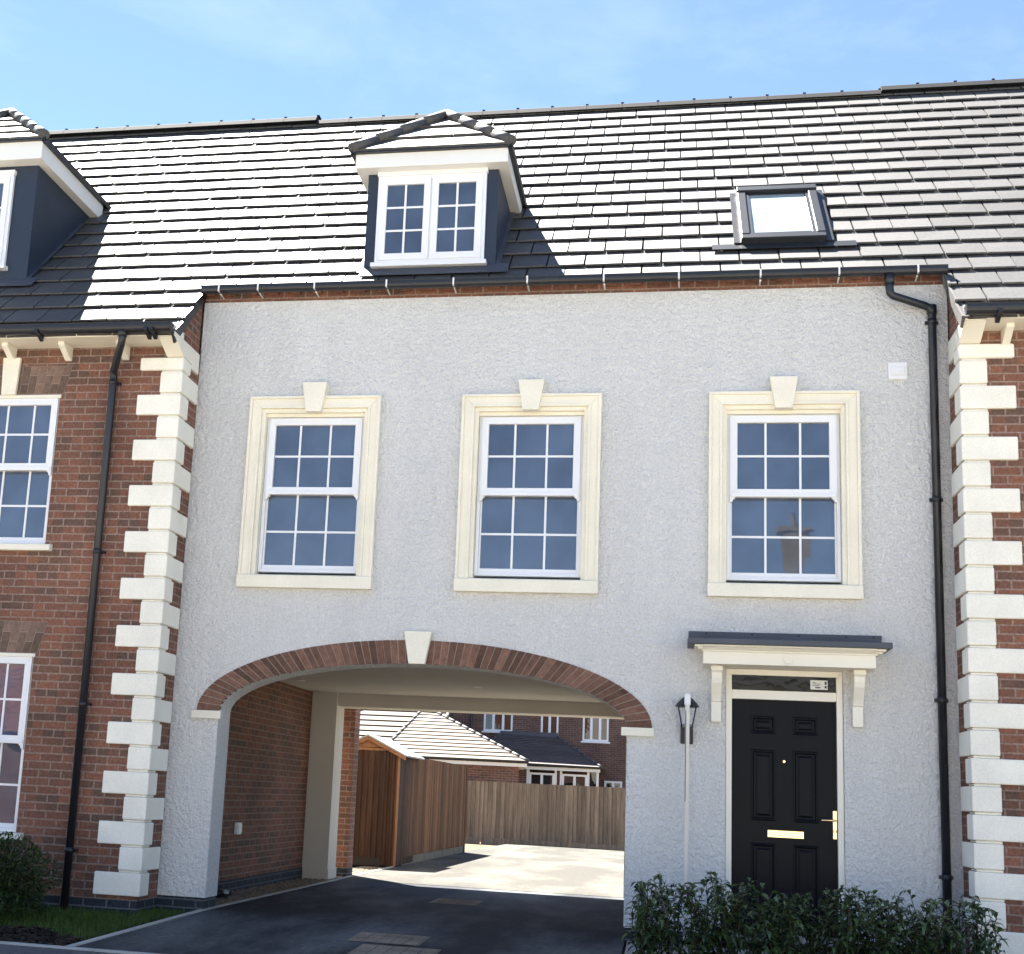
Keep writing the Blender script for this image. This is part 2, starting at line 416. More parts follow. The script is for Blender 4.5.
def ring(mb, x0, x1, z0, z1, w, y0, y1, bottom=True):
    """mitred rectangular frame in an XZ plane: outer x0..x1,z0..z1, width w, from y0 (front) to y1"""
    o = [(x0, z0), (x1, z0), (x1, z1), (x0, z1)]; i = [(x0 + w, z0 + (w if bottom else 0)), (x1 - w, z0 + (w if bottom else 0)), (x1 - w, z1 - w), (x0 + w, z1 - w)]
    for k in range(4):
        if k == 0 and not bottom: continue
        a, b = k, (k + 1) % 4
        mb.prism([o[a], o[b], i[b], i[a]], 'y', y0, y1)
    return mb

# ------------------------------------------------------------------ sash window in a cream surround
def sash_unit(parent, x0, x1, z0, z1, y, gl=None, side=.068, cols=(.312, .688)):
    """white two-light window: heavier upper sash with horns, lower light set back. y = front of the frame"""
    W_, H_ = x1 - x0, z1 - z0
    fr = MB(); ring(fr, x0, x1, z0, z1, .032, y, y + .09)
    zm0, zm1 = z0 + H_ * .487, z0 + H_ * .568        # meeting rail
    fr.box(x0 + .032, x1 - .032, y + .03, y + .08, z0 + .032, z0 + .075)      # lower rail
    for xa, xb in ((x0 + .032, x0 + .048), (x1 - .048, x1 - .032)): fr.box(xa, xb, y + .03, y + .08, z0 + .075, zm0)
    f = fr.build('window_frame', M['upvc'], parent, bevel=.004)
    up = MB(); ux0, ux1 = x0 + .008 + side - .068, x1 - .008 - side + .068
    ring(up, ux0, ux1, zm0 + .02, z1 - .012, .068, y - .022, y + .055)
    up.box(ux0 + .01, ux1 - .01, y - .034, y - .022, zm0 + .012, zm0 + .05)
    for sx, xa in ((1, ux0), (-1, ux1)):                                       # sash horns
        up.prism([(xa, zm0 + .03), (xa + sx * .055, zm0 + .03), (xa + sx * .05, zm0 + .004), (xa + sx * .03, zm0 - .012), (xa + sx * .022, zm0 - .035), (xa, zm0 - .035)], 'y', y - .024, y + .03)
    up.build('upper_sash', M['upvc'], f, bevel=.004)
    gx0, gx1, gz0, gz1 = ux0 + .066, ux1 - .066, zm0 + .086, z1 - .078
    lx0, lx1, lz0, lz1 = x0 + .046, x1 - .046, z0 + .073, zm0 + .03
    gm = gl or M['glass']
    MB().box(gx0, gx1, y + .012, y + .02, gz0, gz1).build('upper_pane', gm, f)
    MB().box(lx0, lx1, y + .052, y + .06, lz0, lz1).build('lower_pane', gm, f)
    bars = MB()
    for xa, xb, za, zb, yy in ((gx0, gx1, gz0, gz1, y + .004), (lx0, lx1, lz0, lz1, y + .044)):
        for f_ in cols:                        # both lights share the bar positions of the upper sash
            xc = gx0 + (gx1 - gx0) * f_
            bars.box(xc - .010, xc + .010, yy, yy + .009, za, zb)
        zc = za + (zb - za) * (.5 if yy < y + .02 else .47)
        bars.box(xa, xb, yy + .001, yy + .008, zc - .010, zc + .010)
    bars.build('glazing_bars', M['upvc'], f)
    return f

def keystone(parent, xc, z0, z1, wb, wt, y0, y1, m=None, skew=0):
    mb = MB().prism([(xc - wb / 2, z0), (xc + wb / 2, z0), (xc + wt / 2, z1), (xc - wt / 2, z1)], 'y', y0, y1)
    return mb.build('keystone', m or M['cream'], parent, bevel=.006)

def stone_surround(parent, x0, x1, z0, z1):
    s_ = MB()
    ring(s_, x0, x1, z0 + .125, z1, .028, -.062, .0, bottom=False)
    ring(s_, x0 + .026, x1 - .026, z0 + .125, z1 - .026, .075, -.042, .0, bottom=False)
    ring(s_, x0 + .099, x1 - .099, z0 + .125, z1 - .099, .026, -.056, .0, bottom=False)
    ring(s_, x0 + .123, x1 - .123, z0 + .125, z1 - .123, .040, -.022, .12, bottom=False)
    o = s_.build('window_surround', M['cream'], parent, bevel=.005)
    MB().box(x0 + .1632, x1 - .1632, .02, .12, z1 - .1955, z1 - .1625).build('head_reveal', M['cream'], o)
    sl = MB().prism([(-.075, z0), (-.075, z0 + .118), (-.058, z0 + .127), (.12, z0 + .15), (.12, z0)], 'x', x0 - .004, x1 + .004)
    sl.build('stone_sill', M['cream'], o, bevel=.005)
    keystone(o, (x0 + x1) / 2, z1 - .172, z1 + .128, .155, .252, -.10, -.0)
    return o

# ------------------------------------------------------------------ MIDDLE HOUSE
XL, XR = -.56, 6.57
house = thing('rendered_house', (3.0, 0, 0), 'white roughcast house with brick-edged carriage arch and black panelled front door', 'house')

def plane_with_holes(outer, holes, y0, y1):
    bm = bmesh.new()
    def loop(pts):
        vs = [bm.verts.new((x, y0, z)) for x, z in pts]
        for i in range(len(vs)): bm.edges.new((vs[i], vs[(i + 1) % len(vs)]))
    loop(outer)
    for h in holes: loop(h)
    bmesh.ops.triangle_fill(bm, use_beauty=True, use_dissolve=False, edges=bm.edges[:], normal=(0, -1, 0))
    faces = bm.faces[:]
    ext = bmesh.ops.extrude_face_region(bm, geom=faces)
    bmesh.ops.translate(bm, vec=(0, y1 - y0, 0), verts=[e for e in ext['geom'] if isinstance(e, bmesh.types.BMVert)])
    bmesh.ops.recalc_face_normals(bm, faces=bm.faces[:])
    bm.verts.index_update()
    mb = MB().add([v.co[:] for v in bm.verts], [[v.index for v in f.verts] for f in bm.faces]); bm.free()
    return mb

AC, AH, AS, AR = 1.84, 1.925, 1.79, .51        # arch centre, half span, springing, rise
arch_pts = [(AC + AH * math.cos(a), AS + AR * math.sin(a)) for a in [PI - PI * k / 40 for k in range(41)]]
outer = [(XL, .055), (AC - AH, .055)] + arch_pts + [(AC + AH, .055), (4.625, .055), (4.625, 2.352), (5.625, 2.352), (5.625, .055), (XR, .055), (XR, 5.92), (XL, 5.92)]
WX = [.020, 2.150, 4.463]; WZ0, WZ1 = 2.988, 4.906
holes = [[(x + .150, WZ0 + .06), (x + 1.18, WZ0 + .06), (x + 1.18, WZ1 - .150), (x + .150, WZ1 - .150)] for x in WX]
wall = plane_with_holes(outer, holes, 0, .345).build('wall', M['render'], house)
# plinth bricks below the render and brick band under the gutter
MB().box(XL, AC - AH - .012, .014, .345, -.3, .052).build('plinth', M['plinth'], wall)
MB().box(AC + AH + .012, 4.62, .014, .345, -.3, .052).build('plinth', M['plinth'], wall)
MB().box(5.63, XR, .014, .345, -.3, .052).build('plinth', M['plinth'], wall)
band = MB().box(XL, XR, .010, .30, 5.922, 5.985)
x = XL
while x < XR - .05:                                                    # dentil course of projecting headers
    band.box(x + .006, min(x + .1065, XR), -.028, .0095, 5.985, 6.05); x += .225
band.box(XL, XR, .0095, .30, 5.985, 6.06)
band.build('eaves_brickwork', M['brick'], house)
# body behind the facade
body = MB()
body.box(XL, XR, 5.95, 6.28, 2.235, 7.75)                              # rear wall above the opening
body.box(3.60, 4.05, 5.55, 6.28, -.3, 2.235)                           # rear pier right
body.box(-.66, -.30, 5.50, 5.95, .05, 2.40)                            # rear pier left
body.box(-.66, -.285, 5.485, 5.95, -.3, .05)
body.box(-.30, 3.6, 5.60, 5.95, 2.225, 2.40)                           # rear beam
body.box(-.66, 4.05, .346, 5.95, 2.40, 2.62)                           # ceiling
body.build('passage_lining', M['plaster'], house)
MB().box(4.05, XR, .346, 5.94, -.3, 5.9).box(-.66, 4.049, .75, 5.94, 2.63, 5.9).build('inner_rooms', M['room'], house)
MB().box(3.98, 4.049, .346, 5.55, -.3, 2.399).build('passage_wall', M['brick'], house)
for (dx, dy) in ((-.30, 3.58), (1.9, 3.6), (3.4, 3.6)): MB().lathe([(.05, 2.385), (.055, 2.40)], dx, dy).build('downlight', M['upvc'], house)

# arch ring
ringmb = MB(); ring2 = MB(); back = MB()
BH, BR = AH + .222, AR + .222
na = 40
def ell(h, r, t): return (AC + h * math.cos(t), AS + r * math.sin(t))
# equal arc-length spacing along the mid ellipse
T = [PI * k / 600 for k in range(601)]
L = [0]
for k in range(600):
    a, b = ell((AH + BH) / 2, (AR + BR) / 2, T[k]), ell((AH + BH) / 2, (AR + BR) / 2, T[k + 1]); L.append(L[-1] + math.hypot(a[0] - b[0], a[1] - b[1]))
def t_at(l):
    k = 0
    while k < 599 and L[k + 1] < l: k += 1
    return T[k] + (T[1]) * ((l - L[k]) / max(1e-9, L[k + 1] - L[k]))
nb = int(L[-1] / .067)
rng = random.Random(3)
for i in range(nb):
    ta, tb = t_at(L[-1] * i / nb + .0048), t_at(L[-1] * (i + 1) / nb - .0048)
    jit = rng.uniform(-.003, .003)
    p = [ell(AH, AR, ta), ell(BH, BR, ta), ell(BH, BR, tb), ell(AH, AR, tb)]
    if abs((p[0][0] + p[2][0]) / 2 - AC) < .07: continue
    (ringmb if (p[0][0] + p[2][0]) / 2 < AC else ring2).prism(p, 'y', -.012 + jit, .05)
arch = ringmb.build('arch_ring', M['voussoir'], house, bevel=.003)
ring2.build('arch_ring', M['voussoir'], house, bevel=.003)
for i in range(na):
    ta, tb = PI * i / na, PI * (i + 1) / na
    back.prism([ell(AH, AR, ta), ell(BH, BR, ta), ell(BH, BR, tb), ell(AH, AR, tb)], 'y', -.005, -.001)
back.build('mortar', M['mortar'], arch)
keystone(arch, AC - .012, 2.295, 2.60, .155, .262, -.075, -.0135)
for xa, xb in ((-.345, -.052), (3.715, 4.005)):
    MB().prism([(-.045, AS - .075), (-.045, AS), (.0, AS), (.0, AS - .075)], 'x', xa, xb).build('impost', M['cream'], arch, bevel=.004)

for x in WX:
    so = stone_surround(house, x, x + 1.33, WZ0, WZ1)
    sash_unit(house, x + .166, x + 1.164, WZ0 + .168, WZ1 - .196, .048, side=.086)
# packing strip left above the first window, and a pale far window seen through the second
MB().box(.20, 1.15, .05, .085, WZ1 - .194, WZ1 - .178).build('window_packer', M['mortar'], house)

# ---- front door
df = MB()
ring(df, 4.628, 5.622, .08, 2.35, .052, .018, .11, bottom=False)
df.box(4.68, 5.57, .024, .11, 2.085, 2.165)
frame = df.build('door_frame', M['creamwood'], house, bevel=.004)
MB().box(4.69, 5.56, .06, .066, 2.163, 2.30).build('fanlight', M['glass_dark'], frame)
st = MB().box(5.355, 5.50, .052, .0575, 2.19, 2.272)
st.build('paper_label', M['paper'], frame)
ik = MB()
for (a, b, c, d) in ((5.372, 5.40, 2.25, 2.255), (5.372, 5.44, 2.237, 2.242), (5.372, 5.43, 2.222, 2.227), (5.395, 5.44, 2.202, 2.212)): ik.box(a, b, .0505, .0515, c, d)
ik.box(5.475, 5.492, .0505, .0515, 2.235, 2.262).box(5.475, 5.492, .0505, .0515, 2.203, 2.225)
ik.build('label_print', M['ink'], frame)
door = MB()
PAN = [(4.842, 5.058, 1.785, 1.943), (5.20, 5.416, 1.785, 1.943), (4.842, 5.058, 1.032, 1.648), (5.20, 5.416, 1.032, 1.648), (4.842, 5.058, .22, .842), (5.20, 5.416, .22, .842)]
dz0, dz1, dx0, dx1 = .085, 2.083, 4.684, 5.568
xs = [dx0, 4.842, 5.058, 5.20, 5.416, dx1]
for (a, b) in ((0, 1), (2, 3), (4, 5)): door.box(xs[a], xs[b], .06, .10, dz0, dz1)
for xa, xb in ((4.842, 5.058), (5.20, 5.416)):
    for za, zb in ((dz0, .22), (.842, 1.032), (1.648, 1.785), (1.943, dz1)): door.box(xa, xb, .0601, .10, za, zb)
leaf = door.build('door', M['door'], house)
for (xa, xb, za, zb) in PAN:
    pm = MB()
    o_ = [(xa, za), (xb, za), (xb, zb), (xa, zb)]
    def inset(d): return [(xa + d, za + d), (xb - d, za + d), (xb - d, zb - d), (xa + d, zb - d)]
    lv = [(0, .0605), (.010, .056), (.020, .058), (.030, .072), (.042, .072), (.060, .0635)]
    vs = []
    for d, yy in lv: vs += [(u, yy, w) for u, w in inset(d)]
    fs = [(i * 4 + k, i * 4 + (k + 1) % 4, (i + 1) * 4 + (k + 1) % 4, (i + 1) * 4 + k) for i in range(len(lv) - 1) for k in range(4)]
    b = (len(lv) - 1) * 4; fs.append((b, b + 1, b + 2, b + 3))
    pm.add(vs, fs).build('door_panel', M['door'], leaf)
lb = MB().cbox(4.985, 5.292, .048, .0601, .893, .958, .004); ring(lb, 4.998, 5.279, .903, .948, .006, .043, .049); lb.cbox(5.008, 5.269, .042, .05, .912, .939, .003)
lb.build('letterbox', M['brass'], leaf)
hp = MB().cbox(5.532, 5.566, .045, .0601, .905, 1.148, .004)
hp.tube([(5.549, .05, 1.065), (5.549, .005, 1.065), (5.535, -.002, 1.065), (5.43, -.002, 1.062)], .010, 10)
hp.lathe([(.012, .96), (.012, .985)], 5.549, .042, 10)
hp.build('door_handle', M['brass'], leaf)
MB().tube([(5.128, .06, 1.55), (5.128, .05, 1.55)], .011, 12).build('spyhole', M['brass'], leaf)
MB().box(4.62, 5.63, -.06, .10, .02, .082).build('threshold', M['concrete'], frame, bevel=.005)

# ---- canopy over the door
cp = MB().prism([(-.46, 2.512), (-.46, 2.562), (-.03, 2.60), (-.03, 2.512)], 'x', 4.287, 5.972)
cp.box(4.297, 5.95, -.03, .0, 2.555, 2.672)
can = cp.build('door_canopy', M['lead'], house, bevel=.006)
for xx in (4.45, 4.85, 5.25, 5.65, 5.88): MB().tube([(xx, -.031, 2.652), (xx, -.036, 2.652)], .009, 8).build('fixing_screw', M['alu'], can)
cn = MB()
prof = [(-.335, 2.352), (-.335, 2.458), (-.350, 2.462), (-.350, 2.472), (-.372, 2.478), (-.395, 2.492), (-.425, 2.5), (-.425, 2.511), (0, 2.511), (0, 2.352)]
cn.prism(prof, 'x', 4.42, 5.852)
# moulding returns at both ends: three growing fillets
for k, (d, za, zb) in enumerate(((.015, 2.460, 2.473), (.045, 2.474, 2.490), (.075, 2.491, 2.5105))):
    cn.box(4.42 - d, 4.42, -.335 - d, 0, za, zb).box(5.852, 5.852 + d, -.335 - d, 0, za, zb)
cor = cn.build('cornice', M['creamwood'], can, bevel=.003)
MB().tube([(5.134, -.335, 2.405), (5.134, -.341, 2.405)], .047, 24).tube([(5.134, -.341, 2.405), (5.134, -.3445, 2.405)], [.040, .036], 24).build('roundel', M['creamwood'], can)
for xb in (4.497, 5.692):
    bk = [(0, 2.350), (-.22, 2.350), (-.22, 2.305), (-.205, 2.29), (-.20, 2.245), (-.185, 2.20), (-.15, 2.15), (-.115, 2.10), (-.095, 2.06), (-.095, 2.05), (-.065, 2.045), (-.065, 1.868), (0, 1.868)]
    b_ = MB().prism(bk, 'x', xb, xb + .088); b_.box(xb - .006, xb + .094, -.228, 0, 2.306, 2.348)
    b_.build('canopy_bracket', M['creamwood'], can, bevel=.004)

# ---- rainwater goods of the middle house
gut = gutter(house, XL + .02, XR - .02, -.152, 6.034, .045)
MB().box(XL, XR, -.074, -.02, 6.03, 6.05).build('eaves_tray', M['black'], gut)
for xx in (-.35, .06, .644, 1.374, 2.038, 2.754, 3.48, 4.176, 4.916, 5.612, 6.294):
    stp = MB().box(xx - .008, xx + .008, -.204, -.200, 5.965, 6.038)
    stp.add([(xx - .008, -.201, 5.966), (xx + .008, -.201, 5.966), (xx + .011, -.02, 5.945), (xx - .004, -.02, 5.945)], [(0, 1, 2, 3), (3, 2, 1, 0)])
    stp.build('gutter_strap', M['white_fascia'], gut)
dp = MB().tube([(6.05, -.160, 5.95), (6.05, -.160, 5.84), (6.055, -.155, 5.79), (6.08, -.150, 5.765), (6.37, -.06, 5.695), (6.41, -.052, 5.675), (6.428, -.05, 5.64), (6.428, -.05, -.12)], .036, 14)
for zz in (5.52, 3.87, 2.1, .62): dp.tube([(6.428, -.05, zz), (6.428, -.05, zz + .05)], .041, 14); dp.box(6.372, 6.484, -.03, 0, zz + .01, zz + .04)
dp.tube([(6.05, -.160, 5.965), (6.05, -.160, 5.87)], .044, 14).tube([(6.428, -.05, 5.62), (6.428, -.05, 5.70)], .042, 14)
dp.build('downpipe', M['black'], house)
vt = MB().cbox(6.048, 6.214, -.022, .0, 5.015, 5.18, .006).cbox(6.072, 6.190, -.034, -.02, 5.05, 5.13, .004)
for k in range(4): vt.box(6.08, 6.182, -.037, -.033, 5.057 + k * .018, 5.066 + k * .018)
vt.build('wall_vent', M['upvc'], house)

# ---- roof of the middle house
rng = random.Random(11)
roof = tile_field(MB(), -.63, 6.63, 0, 18, rng)
roof.add([(-.62, Y_RIDGE, 10.02), (6.63, Y_RIDGE, 10.02), (6.63, 6.55, 7.55), (-.62, 6.55, 7.55)], [(0, 1, 2, 3)])
roof = roof.build('roof', M['tile'], house)
def ridge(parent, xa, xb, z):
    mb = MB(); n = int(round((xb - xa) / .45))
    for i in range(n):
        a = xa + (xb - xa) * i / n; b = xa + (xb - xa) * (i + 1) / n
        prof = [(Y_RIDGE - .16, z - .115), (Y_RIDGE - .105, z - .035), (Y_RIDGE - .045, z), (Y_RIDGE + .045, z), (Y_RIDGE + .105, z - .035), (Y_RIDGE + .16, z - .115)]
        mb.prism(prof, 'x', a + .002, b - .002)
        mb.box(b - .018, b + .018, Y_RIDGE - .06, Y_RIDGE + .06, z, z + .012)
    return mb.build('ridge_tiles', M['ridge'], parent)
ridge(roof, -.64, 6.64, 10.06)

def dormer(parent, xl, xr, zb, zs, zf, yf, ov, winx, win_z, nm='dormer', slope=.95):
    """hipped dormer: cheek faces xl..xr, soffit zs, fascia top zf, front at yf, eaves overhang ov"""
    d = MB().box(xl, xr, yf, 3.0, zb - .35, zs + .02).build(nm, M['cladding'], parent)
    # apron flashing below and along the cheeks
    ap = MB().add([RP(xl - .01, yf / C45 + .02, .012), RP(xr + .14, yf / C45 + .02, .012), RP(xr + .14, yf / C45 - .20, .014), RP(xl - .01, yf / C45 - .20, .014)], [(3, 2, 1, 0)])
    for xa, xb in ((xl - .05, xl), (xr, xr + .05)):
        ap.add([RP(xa, yf / C45 - .1, .012), RP(xb, yf / C45 - .1, .012), RP(xb, 1.9, .012), RP(xa, 1.9, .012)], [(0, 1, 2, 3)])
    ap.build('flashing', M['lead'], d)
    xe0, xe1, ye = xl - ov, xr + ov, yf - .16
    MB().box(xe0, xe1, ye, zs - 6.12 + .12, zs, zf).build('fascia', M['white_fascia'], d, bevel=.004)
    half = (xe1 - xe0) / 2 + .03; xc = (xe0 + xe1) / 2; y0 = ye - .04; za = zf + half * slope
    A, B, P = (xc - half, y0, zf), (xc + half, y0, zf), (xc, y0 + half, za)
    yb = za - 6.12 + .12; ye_ = zf - 6.12 + .12
    hr = MB(); nrow = max(3, int(round(half * 1.414 / .34)))
    tile_face(hr, A, B, P, P, nrow, cols=1)
    tile_face(hr, B, (xc + half, ye_, zf), (xc, yb, za), P, nrow, cols=1)
    tile_face(hr, (xc - half, ye_, zf), A, P, (xc, yb, za), nrow, cols=1)
    hr.add([(xc - half, y0 + .002, zf + .001), (xc + half, y0 + .002, zf + .001), (xc + half, ye_, zf + .001), (xc - half, ye_, zf + .001)], [(0, 3, 2, 1)])
    hr.build('dormer_roof', M['tile'], d)
    hp_ = MB(); e = .02
    cap_run(hp_, Vector(A) + Vector((-.01, -.01, .035)), Vector(P) + Vector((0, 0, .045)), .056, .36)
    cap_run(hp_, Vector(B) + Vector((.01, -.01, .035)), Vector(P) + Vector((0, 0, .045)), .056, .36)
    cap_run(hp_, Vector(P) + Vector((0, 0, .04)), (xc, yb, za + .04), .056, .36)
    hp_.build('hip_tiles', M['hiptile'], d)
    ge = MB().box(xe1, xe1 + .045, ye - .02, ye_ - .05, zf - .03, zf + .01).box(xe0 - .045, xe0, ye - .02, ye_ - .05, zf - .03, zf + .01).box(xe0 - .045, xe1 + .045, ye - .045, ye, zf - .012, zf + .012)
    ge.build('eaves_tray', M['black'], d)
    wx0, wx1 = winx; wz0, wz1 = win_z
    wf = MB(); y = yf - .035
    ring(wf, wx0, wx1, wz0, wz1, .045, y, yf + .02)
    wf.box((wx0 + wx1) / 2 - .03, (wx0 + wx1) / 2 + .03, y + .002, yf + .02, wz0 + .045, wz1 - .045)
    wf.box(wx0 - .03, wx1 + .03, y - .05, yf + .01, wz0 - .045, wz0)
    wf.box(wx0 - .01, wx1 + .01, y - .012, yf + .01, wz1, wz1 + .05)
    wf.build('window_frame', M['upvc'], d, bevel=.004)
    mid = (wx0 + wx1) / 2
    for sa, sb in ((wx0 + .035, mid - .008), (mid + .008, wx1 - .035)):
        s_ = MB(); ring(s_, sa, sb, wz0 + .035, wz1 - .035, .068, y - .018, y + .03)
        ga, gb, gc, ge2 = sa + .066, sb - .066, wz0 + .101, wz1 - .101
        s_.box((ga + gb) / 2 - .011, (ga + gb) / 2 + .011, y - .006, y + .004, gc, ge2)
        for f in (1 / 3, 2 / 3):
            zz = gc + (ge2 - gc) * f; s_.box(ga, gb, y - .005, y + .003, zz - .011, zz + .011)
        s_.build('casement', M['upvc'], d, bevel=.003)
        MB().box(ga, gb, y + .0045, y + .012, gc, ge2).build('window_pane', M['glass'], d)
    return d
dormer(house, 1.035, 2.385, 6.36, 7.352, 7.512, .20, .108, (1.150, 2.270), (6.358, 7.31))

# ---- roof window
sx0, sx1, ss0, ss1 = 4.775, 5.575, .60, 2.0
def rbox(mb, xa, xb, sa, sb, na_, nb_):
    v = [RP(xx, s_, n_) for n_ in (na_, nb_) for (xx, s_) in ((xa, sa), (xb, sa), (xb, sb), (xa, sb))]
    return mb.add(v, [(0, 3, 2, 1), (4, 5, 6, 7), (0, 1, 5, 4), (1, 2, 6, 5), (2, 3, 7, 6), (3, 0, 4, 7)])
sk = MB()
rbox(sk, sx0, sx0 + .085, ss0 + .1, ss1 - .1, -.05, .085); rbox(sk, sx1 - .085, sx1, ss0 + .1, ss1 - .1, -.05, .085)
rbox(sk, sx0, sx1, ss0, ss0 + .13, -.05, .078); rbox(sk, sx0 - .005, sx1 + .005, ss1 - .12, ss1, -.05, .10)
sky_w = sk.build('roof_window', M['alu'], house, bevel=.008)
inn = MB()
rbox(inn, sx0 + .085, sx0 + .115, ss0 + .13, ss1 - .12, .0, .07); rbox(inn, sx1 - .115, sx1 - .085, ss0 + .13, ss1 - .12, .0, .07)
rbox(inn, sx0 + .115, sx1 - .115, ss0 + .13, ss0 + .16, .0, .066); rbox(inn, sx0 + .115, sx1 - .115, ss1 - .15, ss1 - .12, .0, .066)
inn.build('sash_frame', M['alu'], sky_w)
rbox(MB(), sx0 + .114, sx1 - .114, ss0 + .159, ss1 - .149, .03, .05).build('window_pane', M['skyglass'], sky_w)
fl = MB()
rbox(fl, sx0 - .28, sx1 + .27, ss0 - .12, ss0 + .0, .008, .016)
rbox(fl, sx0 - .07, sx0 - .002, ss0, ss1, .0, .03); rbox(fl, sx1 + .002, sx1 + .07, ss0, ss1, .0, .03)
fl.build('flashing', M['alu'], sky_w)

# ------------------------------------------------------------------ WING HOUSES
def quoins(parent, xc, sgn):
    """sgn -1: blocks run towards -x from the corner xc; returns run back along the side wall"""
    z = .068
    for k in range(23):
        long = k % 2 == 0
        w = .452 if long else .228; d = .225 if long else .452
        z1 = z + (.2035 if k < 22 else .13)
        q = MB()
        xa, xb = (xc - w, xc) if sgn < 0 else (xc, xc + w)
        poly = [(xa, -.52), (xb, -.52), (xb, -.52 + d), (xb - .06, -.52 + d), (xb - .06, -.46), (xa, -.46)] if sgn < 0 else \
               [(xa, -.52), (xb, -.52), (xb, -.46), (xa + .06, -.46), (xa + .06, -.52 + d), (xa, -.52 + d)]
        q.prism(poly, 'z', z, z1)
        # recessed joint bed above each block
        if k < 22:
            i_ = .02
            polj = [(xa + (i_ if sgn > 0 else .0), -.50), (xb - (i_ if sgn < 0 else 0), -.50), (xb - (i_ if sgn < 0 else 0), -.46), (xa + (i_ if sgn > 0 else 0), -.46)]
            ws = .228
            ja, jb = (xc - ws, xc - i_) if sgn < 0 else (xc + i_, xc + ws)
            q.prism([(ja, -.50), (jb, -.50), (jb, -.30), (ja, -.30)], 'z', z1 + .0005, z + .2255)
        q.build('quoin_block', M['quoin'], parent, bevel=.019)
        z += .226

def flat_arch(parent, x_l, x_r, z0, z1, skew, xc):
    """gauged bricks leaning away from the keystone"""
    fa = MB(); n = int((x_r - x_l) / .078)
    for i in range(n):
        a0, a1 = x_l + (x_r - x_l) * i / n + .004, x_l + (x_r - x_l) * (i + 1) / n - .004
        def top(xx): return xc + (xx - xc) * skew
        if abs((a0 + a1) / 2 - xc) < .075: continue
        zz = [z0, z0 + (z1 - z0) * (.36 if i % 2 else .66), z1]
        for k in range(2):
            u0, u1 = (zz[k] - z0) / (z1 - z0), (zz[k + 1] - z0) / (z1 - z0)
            pa = lambda xx, u: xx + (top(xx) - xx) * u
            fa.prism([(pa(a0, u0), zz[k] + .004), (pa(a1, u0), zz[k] + .004), (pa(a1, u1), zz[k + 1] - .004), (pa(a0, u1), zz[k + 1] - .004)], 'y', -.497, -.48)
    o = fa.build('flat_arch', M['flatarch'], parent)
    MB().prism([(x_l, z0), (x_r, z0), (xc + (x_r - xc) * skew, z1), (xc + (x_l - xc) * skew, z1)], 'y', -.493, -.4905).build('mortar', M['mortar'], o)

